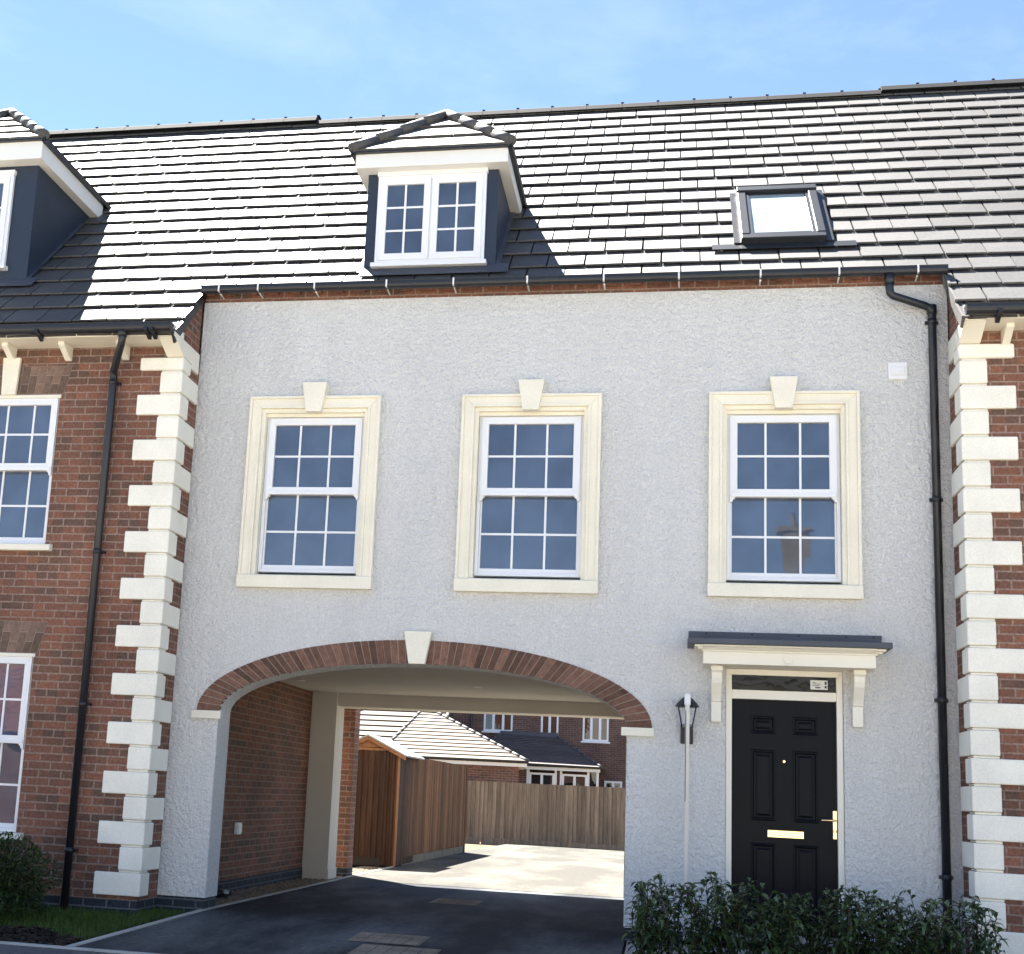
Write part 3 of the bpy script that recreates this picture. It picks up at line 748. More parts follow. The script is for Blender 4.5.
def wing(name, label, xa, xb, side, wins, pipe_x, brackets):
    h = thing(name, ((xa + xb) / 2, -.49, 0), label, 'house')
    xi = xb if side < 0 else xa          # the corner next to the rendered house
    hs = []
    for (wa, wb, za, zb) in wins: hs.append([(wa, za), (wb, za), (wb, zb), (wa, zb)])
    w = plane_with_holes([(xa, .03), (xb, .03), (xb, 5.30), (xa, 5.30)], hs, -.49, -.19).build('wall', M['brick'], h)
    b = MB(); xo = xa if side < 0 else xb
    b.box(xa + (0 if side < 0 else .0), xb, 5.7, 6.0, -.3, 8.0)
    if side < 0: b.box(xb - .3, xb - .0, -.189, .345, .03, 5.25).box(xb - .3, xb - .0, .345, 5.9, 2.63, 5.25).box(xa, xa + .3, -.189, 5.7, -.3, 7)
    else: b.box(xa, xa + .3, -.189, 6.0, .03, 5.25).box(xb - .3, xb, -.189, 5.7, -.3, 7)
    # gable triangle between the two eaves heights
    gx0, gx1 = (xb - .3, xb) if side < 0 else (xa, xa + .3)
    b.prism([(-.486, 5.302), (-.06, 5.302), (-.06, 5.98), (-.46, 5.58), (-.486, 5.5)], 'x', gx0, gx1)
    b.build('side_wall', M['brick'], w)
    MB().box(xa, xb, .2, 5.6, 2.6, 2.7).box(xa, xb, .9, 1.0, .03, 5.25).build('inner_rooms', M['room'], h)
    pl = MB().box(xa, xb, -.487, -.2, -.35, .027)
    if side < 0: pl.box(xb - .3, xb - .003, -.2, .3, -.35, .027)
    else: pl.box(xa + .003, xa + .3, -.2, .3, -.35, .027)
    pl.build('plinth', M['plinth'], w)
    quoins(h, xi + (.03 if side < 0 else -.022), side)
    # roof
    rng = random.Random(21 + side)
    ra, rb = (xa, xb - .0) if side < 0 else (xa - .03, xb)
    mb = MB()
    tile_field(mb, ra, rb, -3, 0, rng, side > 0, side < 0)
    mb2a, mb2b = (xa, -.63) if side < 0 else (6.63, xb)
    tile_field(mb, mb2a, mb2b, 0, 18, rng)
    mb.add([(xa, Y_RIDGE, 10.02), (xb, Y_RIDGE, 10.02), (xb, 6.55, 7.55), (xa, 6.55, 7.55)], [(0, 1, 2, 3)])
    rf = mb.build('roof', M['tile'], h)
    if side < 0: ridge(rf, xa, -.645, 10.115)
    else: ridge(rf, 6.645, xb, 10.11)
    # verge
    vg = MB(); sv0, sv1 = Y_WING / C45 - .02, Y_MID / C45
    for k in range(3):
        a, b2 = Y_MID / C45 + (k - 3) * G - .012, Y_MID / C45 + (k - 2) * G
        xs_ = (ra - .022, ra + .0) if side > 0 else (rb, rb + .022)
        lo = MB()
        v = [RP(xx, s_, n_) for n_, dn in ((-.10, 0),) for xx, s_ in ((xs_[0], a), (xs_[1], a), (xs_[1], b2), (xs_[0], b2))] + \
            [RP(xs_[0], a, .012), RP(xs_[1], a, .012), RP(xs_[1], b2, -.02), RP(xs_[0], b2, -.02)]
        vg.add(v, [(0, 3, 2, 1), (4, 5, 6, 7), (0, 1, 5, 4), (1, 2, 6, 5), (2, 3, 7, 6), (3, 0, 4, 7)])
    vg.build('verge', M['black'] if side < 0 else M['hiptile'], rf)
    # soffit, brackets, gutter
    so = MB().box(xa, xb, -.80, -.46, 5.29, 5.42).build('soffit', M['creamwood'], h)
    for bx in brackets:
        MB().prism([(-.491, 5.289), (-.70, 5.289), (-.70, 5.255), (-.52, 5.15), (-.491, 5.15)], 'x', bx - .032, bx + .032).build('eaves_bracket', M['creamwood'], so, bevel=.004)
    cx0, cx1 = (xi - .145, xi + .03) if side < 0 else (xi - .022, xi + .155)
    MB().prism([(-.30, 5.171), (-.53, 5.171), (-.77, 5.286), (-.80, 5.286), (-.80, 5.33), (-.10, 5.33), (-.10, 5.12), (-.30, 5.12)], 'x', cx0, cx1).build('eaves_bracket', M['creamwood'], so, bevel=.004)
    g = gutter(h, xa, xi + (.02 if side < 0 else -.03), -.875, 5.385) if side < 0 else gutter(h, xi - .03, xb, -.875, 5.385)
    for bx in ([-.78, -.72, -1.9, -3.0] if side < 0 else [6.80, 7.8]):
        br = MB().prism([(-.94, 5.30), (-.875, 5.285), (-.80, 5.25), (-.80, 5.33), (-.94, 5.33)], 'x', bx - .018, bx + .018)
        br.build('gutter_bracket', M['black'], g)
    return h, w, rf

LW = [(-2.80, -1.80, 3.29, 4.80), (-2.83, -1.80, .56, 2.23)]
left, lwall, lroof = wing('brick_house', 'red brick house with cream quoins and hipped dormer left of the arch', -6.2, XL, -1,
    [(-2.92, -1.805, 3.29, 4.79), (-2.92, -1.805, .56, 2.22)], -1.24, [-2.35, -1.745, -1.14, -2.96, -3.57])
right, rwall, rroof = wing('brick_house', 'red brick house with cream quoins right of the black downpipe', XR, 11.5, 1,
    [(8.6, 9.8, 3.29, 4.79), (8.6, 9.8, .56, 2.22)], None, [6.93, 7.54, 8.15, 8.76])
for za, zb, zs in ((3.30, 4.785, 3.23), (.57, 2.215, .50)):
    sash_unit(left, -2.905, -1.815, za, zb, -.465, M['glass'], cols=(.185, .5, .8))
    MB().box(-2.93, -1.79, -.50, -.44, zb - .012, zb + .022).build('window_head', M['creamwood'], left, bevel=.004)
    MB().prism([(-.555, zs), (-.555, zs + .06), (-.44, zs + .075), (-.44, zs)], 'x', -3.0, -1.725).build('stone_sill', M['cream'], left, bevel=.004)
flat_arch(left, -2.95, -1.77, 4.815, 5.105, 1.115, -2.36)
flat_arch(left, -2.95, -1.775, 2.24, 2.545, 1.14, -2.36)
keystone(left, -2.345, 4.80, 5.185, .152, .19, -.535, -.4975)
keystone(left, -2.345, 2.235, 2.62, .152, .19, -.535, -.4975)
for za, zb in ((3.30, 4.785), (.57, 2.215)):
    sash_unit(right, 8.61, 9.79, za, zb, -.465, M['glass'])
dormer(left, -4.40, -2.685, 6.36, 7.64, 7.852, .20, .108, (-4.1, -2.945), (6.47, 7.53), slope=.86)
ldp = MB().tube([(-1.03, -.875, 5.31), (-1.03, -.875, 5.24), (-1.04, -.86, 5.20), (-1.21, -.60, 5.02), (-1.228, -.562, 4.99), (-1.228, -.555, 4.95), (-1.228, -.555, -.16)], .036, 14)
for zz in (4.88, 3.2, 1.75, .42): ldp.tube([(-1.228, -.555, zz), (-1.228, -.555, zz + .05)], .042, 14); ldp.box(-1.228, -1.165, -.535, -.49, zz + .012, zz + .036)
ldp.tube([(-1.03, -.875, 5.33), (-1.03, -.875, 5.26)], .045, 14)
ldp.build('downpipe', M['black'], left)
# the passage flank of the left house
MB().box(-.90, -.652, .346, 6.02, .055, 2.395).build('passage_wall', M['brick'], left)
MB().box(-.90, -.640, .346, 5.49, -.3, .053).build('passage_plinth', M['plinth'], left)
MB().box(-.66, -.22, 6.29, 6.62, .03, 3.2).build('garden_pier', M['brick'], left)
MB().box(-.665, -.215, 6.285, 6.625, -.3, .028).build('garden_pier_plinth', M['plinth'], left)
mb_ = MB().cbox(-.652, -.612, 2.47, 2.62, .55, .68, .004); mb_.cbox(-.615, -.600, 2.49, 2.60, .57, .66, .003)
mb_.build('outdoor_socket', M['white_fascia'], left)
MB().tube([(-.62, 1.4, -.02), (-.45, 1.5, -.02), (-.42, 1.62, -.03)], .045, 12).tube([(-.63, 1.55, .02), (-.40, 1.72, -.03)], .03, 10).build('drain_elbow', M['black'], left)

# ------------------------------------------------------------------ lantern and post
lan = thing('wall_lantern', (4.287, 0, 1.9), 'black coach lantern on white wall left of the front door', 'lantern')
lx, ly = 4.290, -.125
MB().cbox(lx - .055, lx + .055, -.03, .0, 1.665, 1.84, .006).tube([(lx, -.02, 1.70), (lx, -.09, 1.69), (lx, ly, 1.74), (lx, ly, 1.80)], .013, 10).build('back_plate', M['blackmetal'], lan)
cage = MB()
def hexpt(r, k, z): return (lx + r * math.cos(PI / 6 + k * PI / 3), ly + r * math.sin(PI / 6 + k * PI / 3), z)
for k in range(6): cage.tube([hexpt(.05, k, 1.80), hexpt(.088, k, 1.985)], .006, 6)
for r_, z_ in ((.05, 1.80), (.088, 1.985)):
    cage.tube([hexpt(r_, k, z_) for k in range(7)], .007, 6)
cage.lathe([(.03, 1.785), (.052, 1.795), (.052, 1.802)], lx, ly, 6)
cage.build('lantern_cage', M['blackmetal'], lan)
MB().lathe([(.108, 1.985), (.085, 2.02), (.05, 2.055), (.032, 2.07), (.026, 2.078), (.010, 2.085)], lx, ly, 12).build('lantern_roof', M['blackmetal'], lan)
gp = MB()
for k in range(6): gp.add([hexpt(.049, k, 1.803), hexpt(.049, k + 1, 1.803), hexpt(.086, k + 1, 1.982), hexpt(.086, k, 1.982)], [(0, 1, 2, 3)])
gm, gnt, gb = new_mat('clear lantern glass'); gb.inputs['Roughness'].default_value = .03; gb.inputs['Alpha'].default_value = .22; gb.inputs['Base Color'].default_value = (.75, .8, .85, 1)
gp.build('lantern_pane', gm, lan)
MB().lathe([(.013, 1.80), (.013, 1.85), (.028, 1.89), (.026, 1.93), (.01, 1.95)], lx, ly, 12).build('bulb', M['upvc'], lan)

post = thing('plastic_post', (4.288, -.28, -.06), 'tall thin white plastic post standing in front of the wall lantern', 'post')
MB().cbox(4.271, 4.309, -.30, -.262, -.1, 2.06, .004).build('post_shaft', M['plaster'], post)
MB().cbox(4.263, 4.317, -.308, -.254, 1.985, 2.088, .010).build('post_cap', M['upvc'], post)
MB().box(4.2735, 4.2795, -.3015, -.2995, 1.16, 1.94).build('post_slot', M['alu'], post)

# ------------------------------------------------------------------ GROUND
GY = [(-80, -.6), (-20, -.5), (-12, -.42), (-6, -.24), (0, -.06), (6, -.08), (10, -.10), (17, -.11), (26, -.20), (60, -.35), (300, -.6)]
def gz(y):
    for (a, za), (b, zb) in zip(GY, GY[1:]):
        if y <= b: return za + (zb - za) * (y - a) / (b - a)
    return GY[-1][1]
def sheet(mb, x0, x1, y0, y1, dz, xl=None, xr=None):
    """strip following the ground profile; xl/xr optional edge polylines giving x at y"""
    ys = sorted({y0, y1} | {y for y, _ in GY if y0 < y < y1} | ({y for y, _ in xl if y0 < y < y1} if xl else set()) | ({y for y, _ in xr if y0 < y < y1} if xr else set()))
    def at(pl, y, d):
        if not pl: return d
        if y <= pl[0][0]: return pl[0][1]
        for (a, xa), (b, xb) in zip(pl, pl[1:]):
            if y <= b: return xa + (xb - xa) * (y - a) / (b - a)
        return pl[-1][1]
    vs = []
    for y in ys: vs += [(at(xl, y, x0), y, gz(y) + dz), (at(xr, y, x1), y, gz(y) + dz)]
    return mb.add(vs, [(2 * i, 2 * i + 1, 2 * i + 3, 2 * i + 2) for i in range(len(ys) - 1)])
EDGE = [(-2.62, -.20), (-.02, -.085), (5.5, -.13), (9.5, -.18), (30, -.2)]
EDGE_L = [(y, x - .05) for y, x in EDGE]
sheet(MB(), -300, 300, -80, 300, -.05).build('ground', M['ground'], kind='structure')
sheet(MB(), 0, 3.775, -2.60, 5.62, .0, xl=EDGE).build('driveway', M['asphalt'], kind='structure')
sheet(MB(), 0, 9.0, 5.62, 26.1, .004, xl=EDGE).build('yard', M['yard'], kind='structure')
sheet(MB(), -40, 40, -4.6, -2.68, .0).build('footway', M['footway'], kind='structure')
sheet(MB(), -40, 40, -11.0, -4.75, -.10).build('road', M['paving'], kind='structure')
sheet(MB(), -40, 40, -16.0, -11.0, -.02).build('far_footway', M['paving'], kind='structure')
kb = MB()
def kerb_line(mb, pts, w, top):
    for (a, b) in zip(pts, pts[1:]):
        a, b = Vector(a), Vector(b); n = max(1, int(round((b - a).length / .9)))
        for i in range(n):
            p, q = a.lerp(b, i / n), a.lerp(b, (i + 1) / n); d = (q - p).normalized(); q = q - d * .006; m_ = Vector((-d.y, d.x)) * (w / 2)
            c = [p - m_, q - m_, q + m_, p + m_]
            mb.add([(v.x, v.y, gz(v.y) - .2) for v in c] + [(v.x, v.y, gz(v.y) + top) for v in c], [(0, 3, 2, 1), (4, 5, 6, 7), (0, 1, 5, 4), (1, 2, 6, 5), (2, 3, 7, 6), (3, 0, 4, 7)])
kerb_line(kb, [(-20, -2.64), (20, -2.64)], .055, .012)
kerb_line(kb, [(x - .025, y) for y, x in EDGE[:4]], .05, .012)
kb.build('edging', M['kerb'], kind='structure', bevel=.004)
kr = MB(); kerb_line(kr, [(-40, -4.68), (40, -4.68)], .125, .01); kr.build('kerb', M['kerb'], kind='structure', bevel=.01)
# gravel strip along the passage wall
gr = sheet(MB(), -.70, 0, .30, 5.55, -.012, xr=EDGE_L); sheet(gr, -.70, 0, 5.5, 9.4, -.012, xr=EDGE_L)
rg = random.Random(5)
def pebble(mb, x, y, z, r, rg):
    vs = []
    for d in ((1, 0, 0), (-1, 0, 0), (0, 1, 0), (0, -1, 0), (0, 0, .7), (0, 0, -.7)):
        k = r * rg.uniform(.6, 1.2); vs.append((x + d[0] * k, y + d[1] * k, z + d[2] * k))
    mb.add(vs, [(0, 2, 4), (2, 1, 4), (1, 3, 4), (3, 0, 4), (2, 0, 5), (1, 2, 5), (3, 1, 5), (0, 3, 5)])
for _ in range(2600):
    y = rg.uniform(.3, 9.2); x = rg.uniform(-.64, -.16 if y < 5.5 else -.2); pebble(gr, x, y, gz(y) - .008, rg.uniform(.008, .022), rg)
gr.build('gravel', M['gravel'], kind='stuff')
# paving slabs along the front wall
sl = MB()
for i in range(7):
    for j in range(2):
        a = 3.80 + i * .45; y0 = -.85 + j * .43
        rgz = rg.uniform(-.002, .002)
        sl.add([(a, y0, gz(y0) - .05), (a + .444, y0, gz(y0) - .05), (a + .444, y0 + .424, gz(y0 + .424) - .05), (a, y0 + .424, gz(y0 + .424) - .05),
                (a, y0, gz(y0) + .006 + rgz), (a + .444, y0, gz(y0) + .006 + rgz), (a + .444, y0 + .424, gz(y0 + .424) + .006 + rgz), (a, y0 + .424, gz(y0 + .424) + .006 + rgz)],
               [(4, 5, 6, 7), (0, 1, 5, 4), (1, 2, 6, 5), (2, 3, 7, 6), (3, 0, 4, 7)])
sl.build('path', M['slab'], kind='structure')
sheet(MB(), 3.80, 20, -2.6, -.86, -.01).build('planting_bed', M['soil'], kind='structure')
sheet(MB(), -20, 0, -2.6, .35, -.02, xr=EDGE_L).build('lawn_soil', M['soil'], kind='structure')
# grass
def mulch_edge(x): return -1.97 if x < -.62 else -1.97 - .0 * (x + .62)
rg = random.Random(9)
g = MB()
def in_lawn(x, y):
    return y > -1.98 + .10 * math.sin(x * 5) + max(0, x + .75) * -.35
for _ in range(30000):
    x = rg.uniform(-3.2, -.13); y = rg.uniform(-2.55, -.02)
    if not in_lawn(x, y): continue
    if x > -.26 + .0 * y and y < -1: pass
    if y > -.49 and x < -.58: continue
    if x > -.15 - .045 * -y - .05: continue
    h = rg.uniform(.02, .055) * (1.25 if y < -.3 else .8); a = rg.uniform(0, 2 * PI); w = rg.uniform(.002, .004)
    dx, dy = math.cos(a) * w, math.sin(a) * w; l = h * rg.uniform(.1, .7); b = rg.uniform(0, 2 * PI)
    z = gz(y) - .02
    g.add([(x - dx, y - dy, z), (x + dx, y + dy, z), (x + math.cos(b) * l, y + math.sin(b) * l, z + h)], [(0, 1, 2)])
g.build('grass', M['grass'], kind='stuff')
bk = MB()
for _ in range(2600):
    x = rg.uniform(-3.2, -.26); y = rg.uniform(-2.60, -1.85)
    if in_lawn(x, y - .05): continue
    z = gz(y) - .015 + rg.uniform(0, .03); s_ = rg.uniform(.012, .035); a = rg.uniform(0, PI); t = rg.uniform(-.5, .5)
    u = Vector((math.cos(a), math.sin(a), t)) * s_; w = Vector((-math.sin(a), math.cos(a), rg.uniform(-.4, .4))) * s_ * .45; p = Vector((x, y, z)); n_ = u.cross(w).normalized() * .006
    c = [p - u - w, p + u - w * .6, p + u * .8 + w, p - u * .9 + w]
    bk.add(c + [v + n_ for v in c], [(0, 3, 2, 1), (4, 5, 6, 7), (0, 1, 5, 4), (1, 2, 6, 5), (2, 3, 7, 6), (3, 0, 4, 7)])
bk.build('bark_mulch', M['bark'], kind='stuff')
# block-filled access covers
def cover(x0, x1, y0, y1, label):
    t = thing('access_cover', ((x0 + x1) / 2, (y0 + y1) / 2, gz((y0 + y1) / 2)), label, 'access cover', 'block filled access covers in the driveway')
    b = MB(); nx, ny = 5, 3
    for i in range(nx):
        for j in range(ny):
            a, c = x0 + .012 + (x1 - x0 - .024) * i / nx, y0 + .012 + (y1 - y0 - .024) * j / ny
            a2, c2 = x0 + .012 + (x1 - x0 - .024) * (i + 1) / nx - .006, y0 + .012 + (y1 - y0 - .024) * (j + 1) / ny - .006
            b.add([(a, c, gz(c) + .005), (a2, c, gz(c) + .005), (a2, c2, gz(c2) + .005), (a, c2, gz(c2) + .005)], [(0, 1, 2, 3)])
    b.build('blocks', M['coverblock'], t)
    f = MB()
    for (a, b2, c, d) in ((x0, x1, y0, y0 + .012), (x0, x1, y1 - .012, y1), (x0, x0 + .012, y0 + .0121, y1 - .0121), (x1 - .012, x1, y0 + .0121, y1 - .0121)):
        f.add([(a, c, gz(c) + .004), (b2, c, gz(c) + .004), (b2, d, gz(d) + .004), (a, d, gz(d) + .004)], [(0, 1, 2, 3)])
    f.build('cover_frame', M['blackmetal'], t)
cover(1.57, 2.17, -1.22, -.64, 'middle tan access cover in driveway, directly behind the nearest one')
cover(1.74, 2.38, -1.92, -1.33, 'nearest tan access cover in driveway, cut off by the picture edge')
cover(1.57, 2.08, 2.68, 3.42, 'farthest faint access cover in driveway, inside the passage')

# ------------------------------------------------------------------ PLANTS
def leaf(mb, p, d, up, L_, w, droop=.2):
    d = d.normalized(); s_ = d.cross(up)
    if s_.length < 1e-3: s_ = d.cross(Vector((1, 0, 0)))
    s_.normalize(); n_ = s_.cross(d)
    a = p + d * L_ * .35 + n_ * .003; b = p + d * L_ * .72 - Vector((0, 0, droop * L_ * .35)); t = p + d * L_ - Vector((0, 0, droop * L_))
    f = n_ * w * .35
    mb.add([p, a - s_ * w + f, b - s_ * w * .8 + f, t, b + s_ * w * .8 + f, a + s_ * w + f, a, b], [(0, 6, 1), (6, 7, 2, 1), (7, 3, 2), (0, 5, 6), (6, 5, 4, 7), (7, 4, 3)], True)

def rvec(rg): 
    a = rg.uniform(0, 2 * PI); z = rg.uniform(-1, 1); r = math.sqrt(1 - z * z); return Vector((r * math.cos(a), r * math.sin(a), z))

hedge = thing('laurel_hedge', (5.25, -1.3, gz(-1.3)), 'dark green leafy hedge growing in front of the black front door', 'hedge')
rg = random.Random(17); fo = MB(); stm = MB()
plants = [3.98 + .30 * i for i in range(9)]
def hedge_top(x): return .545 + .035 * math.sin(x * 7.3) + .025 * math.sin(x * 17 + 1) - (.05 if x > 6.1 else 0)
for px in plants:
    for k in range(21):
        bx, by = px + rg.gauss(0, .07), -1.28 + rg.gauss(0, .12)
        tx, ty = px + rg.gauss(0, .20), -1.28 + rg.gauss(0, .22)
        tx = min(max(tx, 3.93), 6.50)
        top = hedge_top(tx) * rg.choice((rg.uniform(.5, .9), rg.uniform(.86, 1.0), rg.uniform(.92, 1.04))) + .01
        z0 = gz(by) - .02; n = 9
        bend = Vector((rg.gauss(0, .05), rg.gauss(0, .05), 0))
        pts = [Vector((bx, by, z0)).lerp(Vector((tx, ty, top)), i / (n - 1)) + bend * math.sin(PI * i / (n - 1)) for i in range(n)]
        stm.tube([pts[0], pts[3], pts[6], pts[8]], [.007, .005, .0035, .002], 5)
        for i in range(1, n):
            nl = 4 if i > 2 else 2
            for q in range(nl):
                p = pts[i - 1].lerp(pts[i], rg.random()); a = rg.uniform(0, 2 * PI)
                d = Vector((math.cos(a), math.sin(a), rg.uniform(-.15, .75) if i < n - 1 else rg.uniform(.2, 1.3)))
                leaf(fo, p, d, Vector((0, 0, 1)) + rvec(rg) * .4, rg.uniform(.065, .115), rg.uniform(.012, .020), rg.uniform(.15, .8))
fo.build('foliage', M['laurel'], hedge); stm.build('stems', M['stem'], hedge)

bush = thing('garden_shrub', (-1.62, -1.45, gz(-1.45)), 'dense dark green shrub on the lawn below the brick house window', 'shrub')
fo = MB(); stm = MB(); C0 = Vector((-1.62, -1.45, .18))
for k in range(46):
    a = rg.uniform(0, 2 * PI); el = rg.uniform(-.15, 1.5); rr = rg.uniform(.75, 1.03)
    tip = C0 + Vector((math.cos(a) * math.cos(el) * .60, math.sin(a) * math.cos(el) * .48, math.sin(el) * .41)) * rr
    base = Vector((-1.62 + rg.gauss(0, .06), -1.45 + rg.gauss(0, .06), gz(-1.45) - .02))
    mid = base.lerp(tip, .5) + Vector((0, 0, .08)); stm.tube([base, mid, tip], [.009, .006, .002], 5)
for k in range(11500):
    v = rvec(rg); rr = rg.random() ** .33
    if v.z < -.55: continue
    wob = 1 + .10 * math.sin(v.x * 7 + v.z * 5) + .07 * math.sin(v.y * 9 - v.z * 6)
    p = C0 + Vector((v.x * .62, v.y * .50, v.z * .42)) * rr * wob
    d = (v + rvec(rg) * .8 + Vector((0, 0, .3)))
    leaf(fo, p, d, Vector((0, 0, 1)) + rvec(rg) * .6, rg.uniform(.03, .06), rg.uniform(.006, .011), rg.uniform(0, .5))
fo.build('foliage', M['bushleaf'], bush); stm.build('stems', M['stem'], bush)

# ------------------------------------------------------------------ YARD: shed, fences
def boards(mb, a, b, z0, z1, w=.10, t=.030, rng=random, ztop=None):
    """feather-edge boards between plan points a and b; ztop(f) optional top height"""
    a, b = Vector((*a, 0)), Vector((*b, 0)); L_ = (b - a).length; n = max(1, int(round(L_ / w))); d = (b - a) / L_; nn = Vector((d.y, -d.x, 0))
    for i in range(n):
        f0, f1 = i / n, (i + 1) / n; p, q = a.lerp(b, f0), a.lerp(b, f1) + d * .012
        j = rng.uniform(-.004, .004)
        top0 = (ztop(f0) if ztop else z1) + j; top1 = (ztop(f1) if ztop else z1) + j
        o0, o1 = nn * (t * .35), nn * (t + .006)
        zz0 = z0(f0) if callable(z0) else z0; zz1 = z0(f1) if callable(z0) else z0
        vs = [p - nn * .006, q, q + o1, p + o0]
        mb.add([(v.x, v.y, zz0 if k in (0, 3) else zz1) for k, v in enumerate(vs)] + [(v.x, v.y, top0 if k in (0, 3) else top1) for k, v in enumerate(vs)],
               [(0, 3, 2, 1), (4, 5, 6, 7), (0, 1, 5, 4), (1, 2, 6, 5), (2, 3, 7, 6), (3, 0, 4, 7)])
    return mb

shed = thing('garden_shed', (-.7, 10.4, gz(10)), 'brown timber shed with small pitched roof and orange bargeboards behind brick pier', 'shed')
SY0, SY1, SXa, SXb = 9.42, 11.0, -1.28, -.20
zb = gz(9.5) + .02
wl = MB()
boards(wl, (SXa, SY0), (-.40, SY0), zb + .12, 1.76, rng=random.Random(1))
wl.build('door', M['fence_dark'], shed)
wl = MB()
def shtop(x): return 1.98 - .485 * abs(x + .70)
boards(wl, (-.40, SY0), (SXb, SY0), zb, 1.8, .055, rng=random.Random(2), ztop=lambda f: shtop(-.40 + .2 * f) - .02)
boards(wl, (SXb, SY0 + .02), (SXb, SY1), zb, 1.70, rng=random.Random(3))
boards(wl, (SXb, SY1), (SXa, SY1), zb, 1.70, rng=random.Random(4))
boards(wl, (SXa, SY1), (SXa, SY0), zb, 1.70, rng=random.Random(5))
wl.build('wall', M['fence_dark'], shed)
MB().box(SXa, -.405, SY0 + .002, SY0 + .03, zb - .02, zb + .12).build('skirting', M['blackmetal'], shed)
MB().box(SXb - .005, SXb + .045, SY0 - .03, SY0 + .02, zb, 1.75).build('corner_post', M['pine'], shed)
MB().prism([(SXa + .02, 1.78), (-.40, 1.78), (-.40, shtop(-.40) - .02), (-.70, 1.95), (SXa + .02, shtop(SXa))], 'y', SY0 - .012, SY0 + .01).build('gable', M['pine'], shed)
MB().box(SXa, -.39, SY0 - .028, SY0 - .012, 1.755, 1.795).build('gable_trim', M['pine'], shed)
MB().prism([(-.70, 1.925), (-.70, 2.0), (-.055, 1.687), (-.055, 1.615)], 'y', SY0 - .07, SY0 - .045).build('bargeboard', M['pine'], shed)
MB().prism([(-.70, 1.925), (-.70, 2.0), (-1.345, 1.687), (-1.345, 1.615)], 'y', SY0 - .07, SY0 - .045).build('bargeboard', M['pine'], shed)
MB().prism([(-.70, 1.985), (-.70, 2.015), (-.05, 1.70), (-.05, 1.675)], 'y', SY0 - .08, SY1 + .1).prism([(-.70, 1.985), (-.70, 2.015), (-1.35, 1.70), (-1.35, 1.675)], 'y', SY0 - .08, SY1 + .1).build('roof', M['felt'], shed)

sf = thing('timber_fence', (-.15, 13.2, gz(13)), 'brown feather-edge side fence with concrete base boards right of the shed', 'fence')
fm = MB(); boards(fm, (-.205, 10.05), (-.13, 16.6), lambda f: gz(10 + 6.6 * f) + .14, 1.715, rng=random.Random(6)); fm.build('fence_boards', M['fence'], sf)
gbm = MB()
for i in range(4):
    ya, yb2 = 10.08 + i * 1.64, 10.08 + (i + 1) * 1.64 - .05; f0, f1 = (ya - 10.05) / 6.55, (yb2 - 10.05) / 6.55
    xa_, xb_ = -.205 + .075 * f0, -.205 + .075 * f1
    gbm.add([(xa_ - .03, ya, gz(ya) - .05), (xa_ + .02, ya, gz(ya) - .05), (xb_ + .02, yb2, gz(yb2) - .05), (xb_ - .03, yb2, gz(yb2) - .05),
             (xa_ - .03, ya, gz(ya) + .135), (xa_ + .02, ya, gz(ya) + .135), (xb_ + .02, yb2, gz(yb2) + .135), (xb_ - .03, yb2, gz(yb2) + .135)],
            [(0, 3, 2, 1), (4, 5, 6, 7), (0, 1, 5, 4), (1, 2, 6, 5), (2, 3, 7, 6), (3, 0, 4, 7)])
gbm.build('gravel_board', M['base_board'], sf)
for yy in (10.0, 16.62):
    xx = -.205 + .075 * (yy - 10.05) / 6.55
    MB().box(xx - .06, xx + .045, yy - .05, yy + .05, gz(yy) - .1, 1.70).build('fence_post', M['fence_dark'] if yy < 12 else M['fence'], sf, bevel=.004)
# return towards the shed, kept behind both
rr = thing('timber_fence', (2.2, 26, gz(26)), 'weathered grey-brown close-board fence across the back of the sunlit yard', 'fence')
fm = MB(); rgf = random.Random(8)
boards(fm, (-3.5, 26.0), (9.0, 26.25), lambda f: gz(26) + .13, 1.51, .12, rng=rgf, ztop=lambda f: 1.495 + .045 * (f - .2))
fm.build('fence_boards', M['fence_old'], rr)
pb = MB()
for i in range(5):
    xa_ = -3.5 + i * 2.5; ya = 26.0 + i * .05
    pb.add([(xa_, ya - .035, gz(26) - .05), (xa_ + 2.47, ya + .015, gz(26) - .05), (xa_ + 2.47, ya + .06, gz(26) - .05), (xa_, ya + .02, gz(26) - .05),
            (xa_, ya - .035, gz(26) + .13), (xa_ + 2.47, ya + .015, gz(26) + .13), (xa_ + 2.47, ya + .06, gz(26) + .13), (xa_, ya + .02, gz(26) + .13)],
           [(0, 3, 2, 1), (4, 5, 6, 7), (0, 1, 5, 4), (1, 2, 6, 5), (2, 3, 7, 6), (3, 0, 4, 7)])
pb.build('base_board', M['fence_old'], rr)
for xx in (-3.5, -1.0, 1.5, 4.0, 6.5, 9.0):
    MB().box(xx - .05, xx + .05, 26.08 + (xx + 3.5) * .02, 26.2 + (xx + 3.5) * .02, gz(26), 1.49).build('fence_post', M['fence_old'], rr)

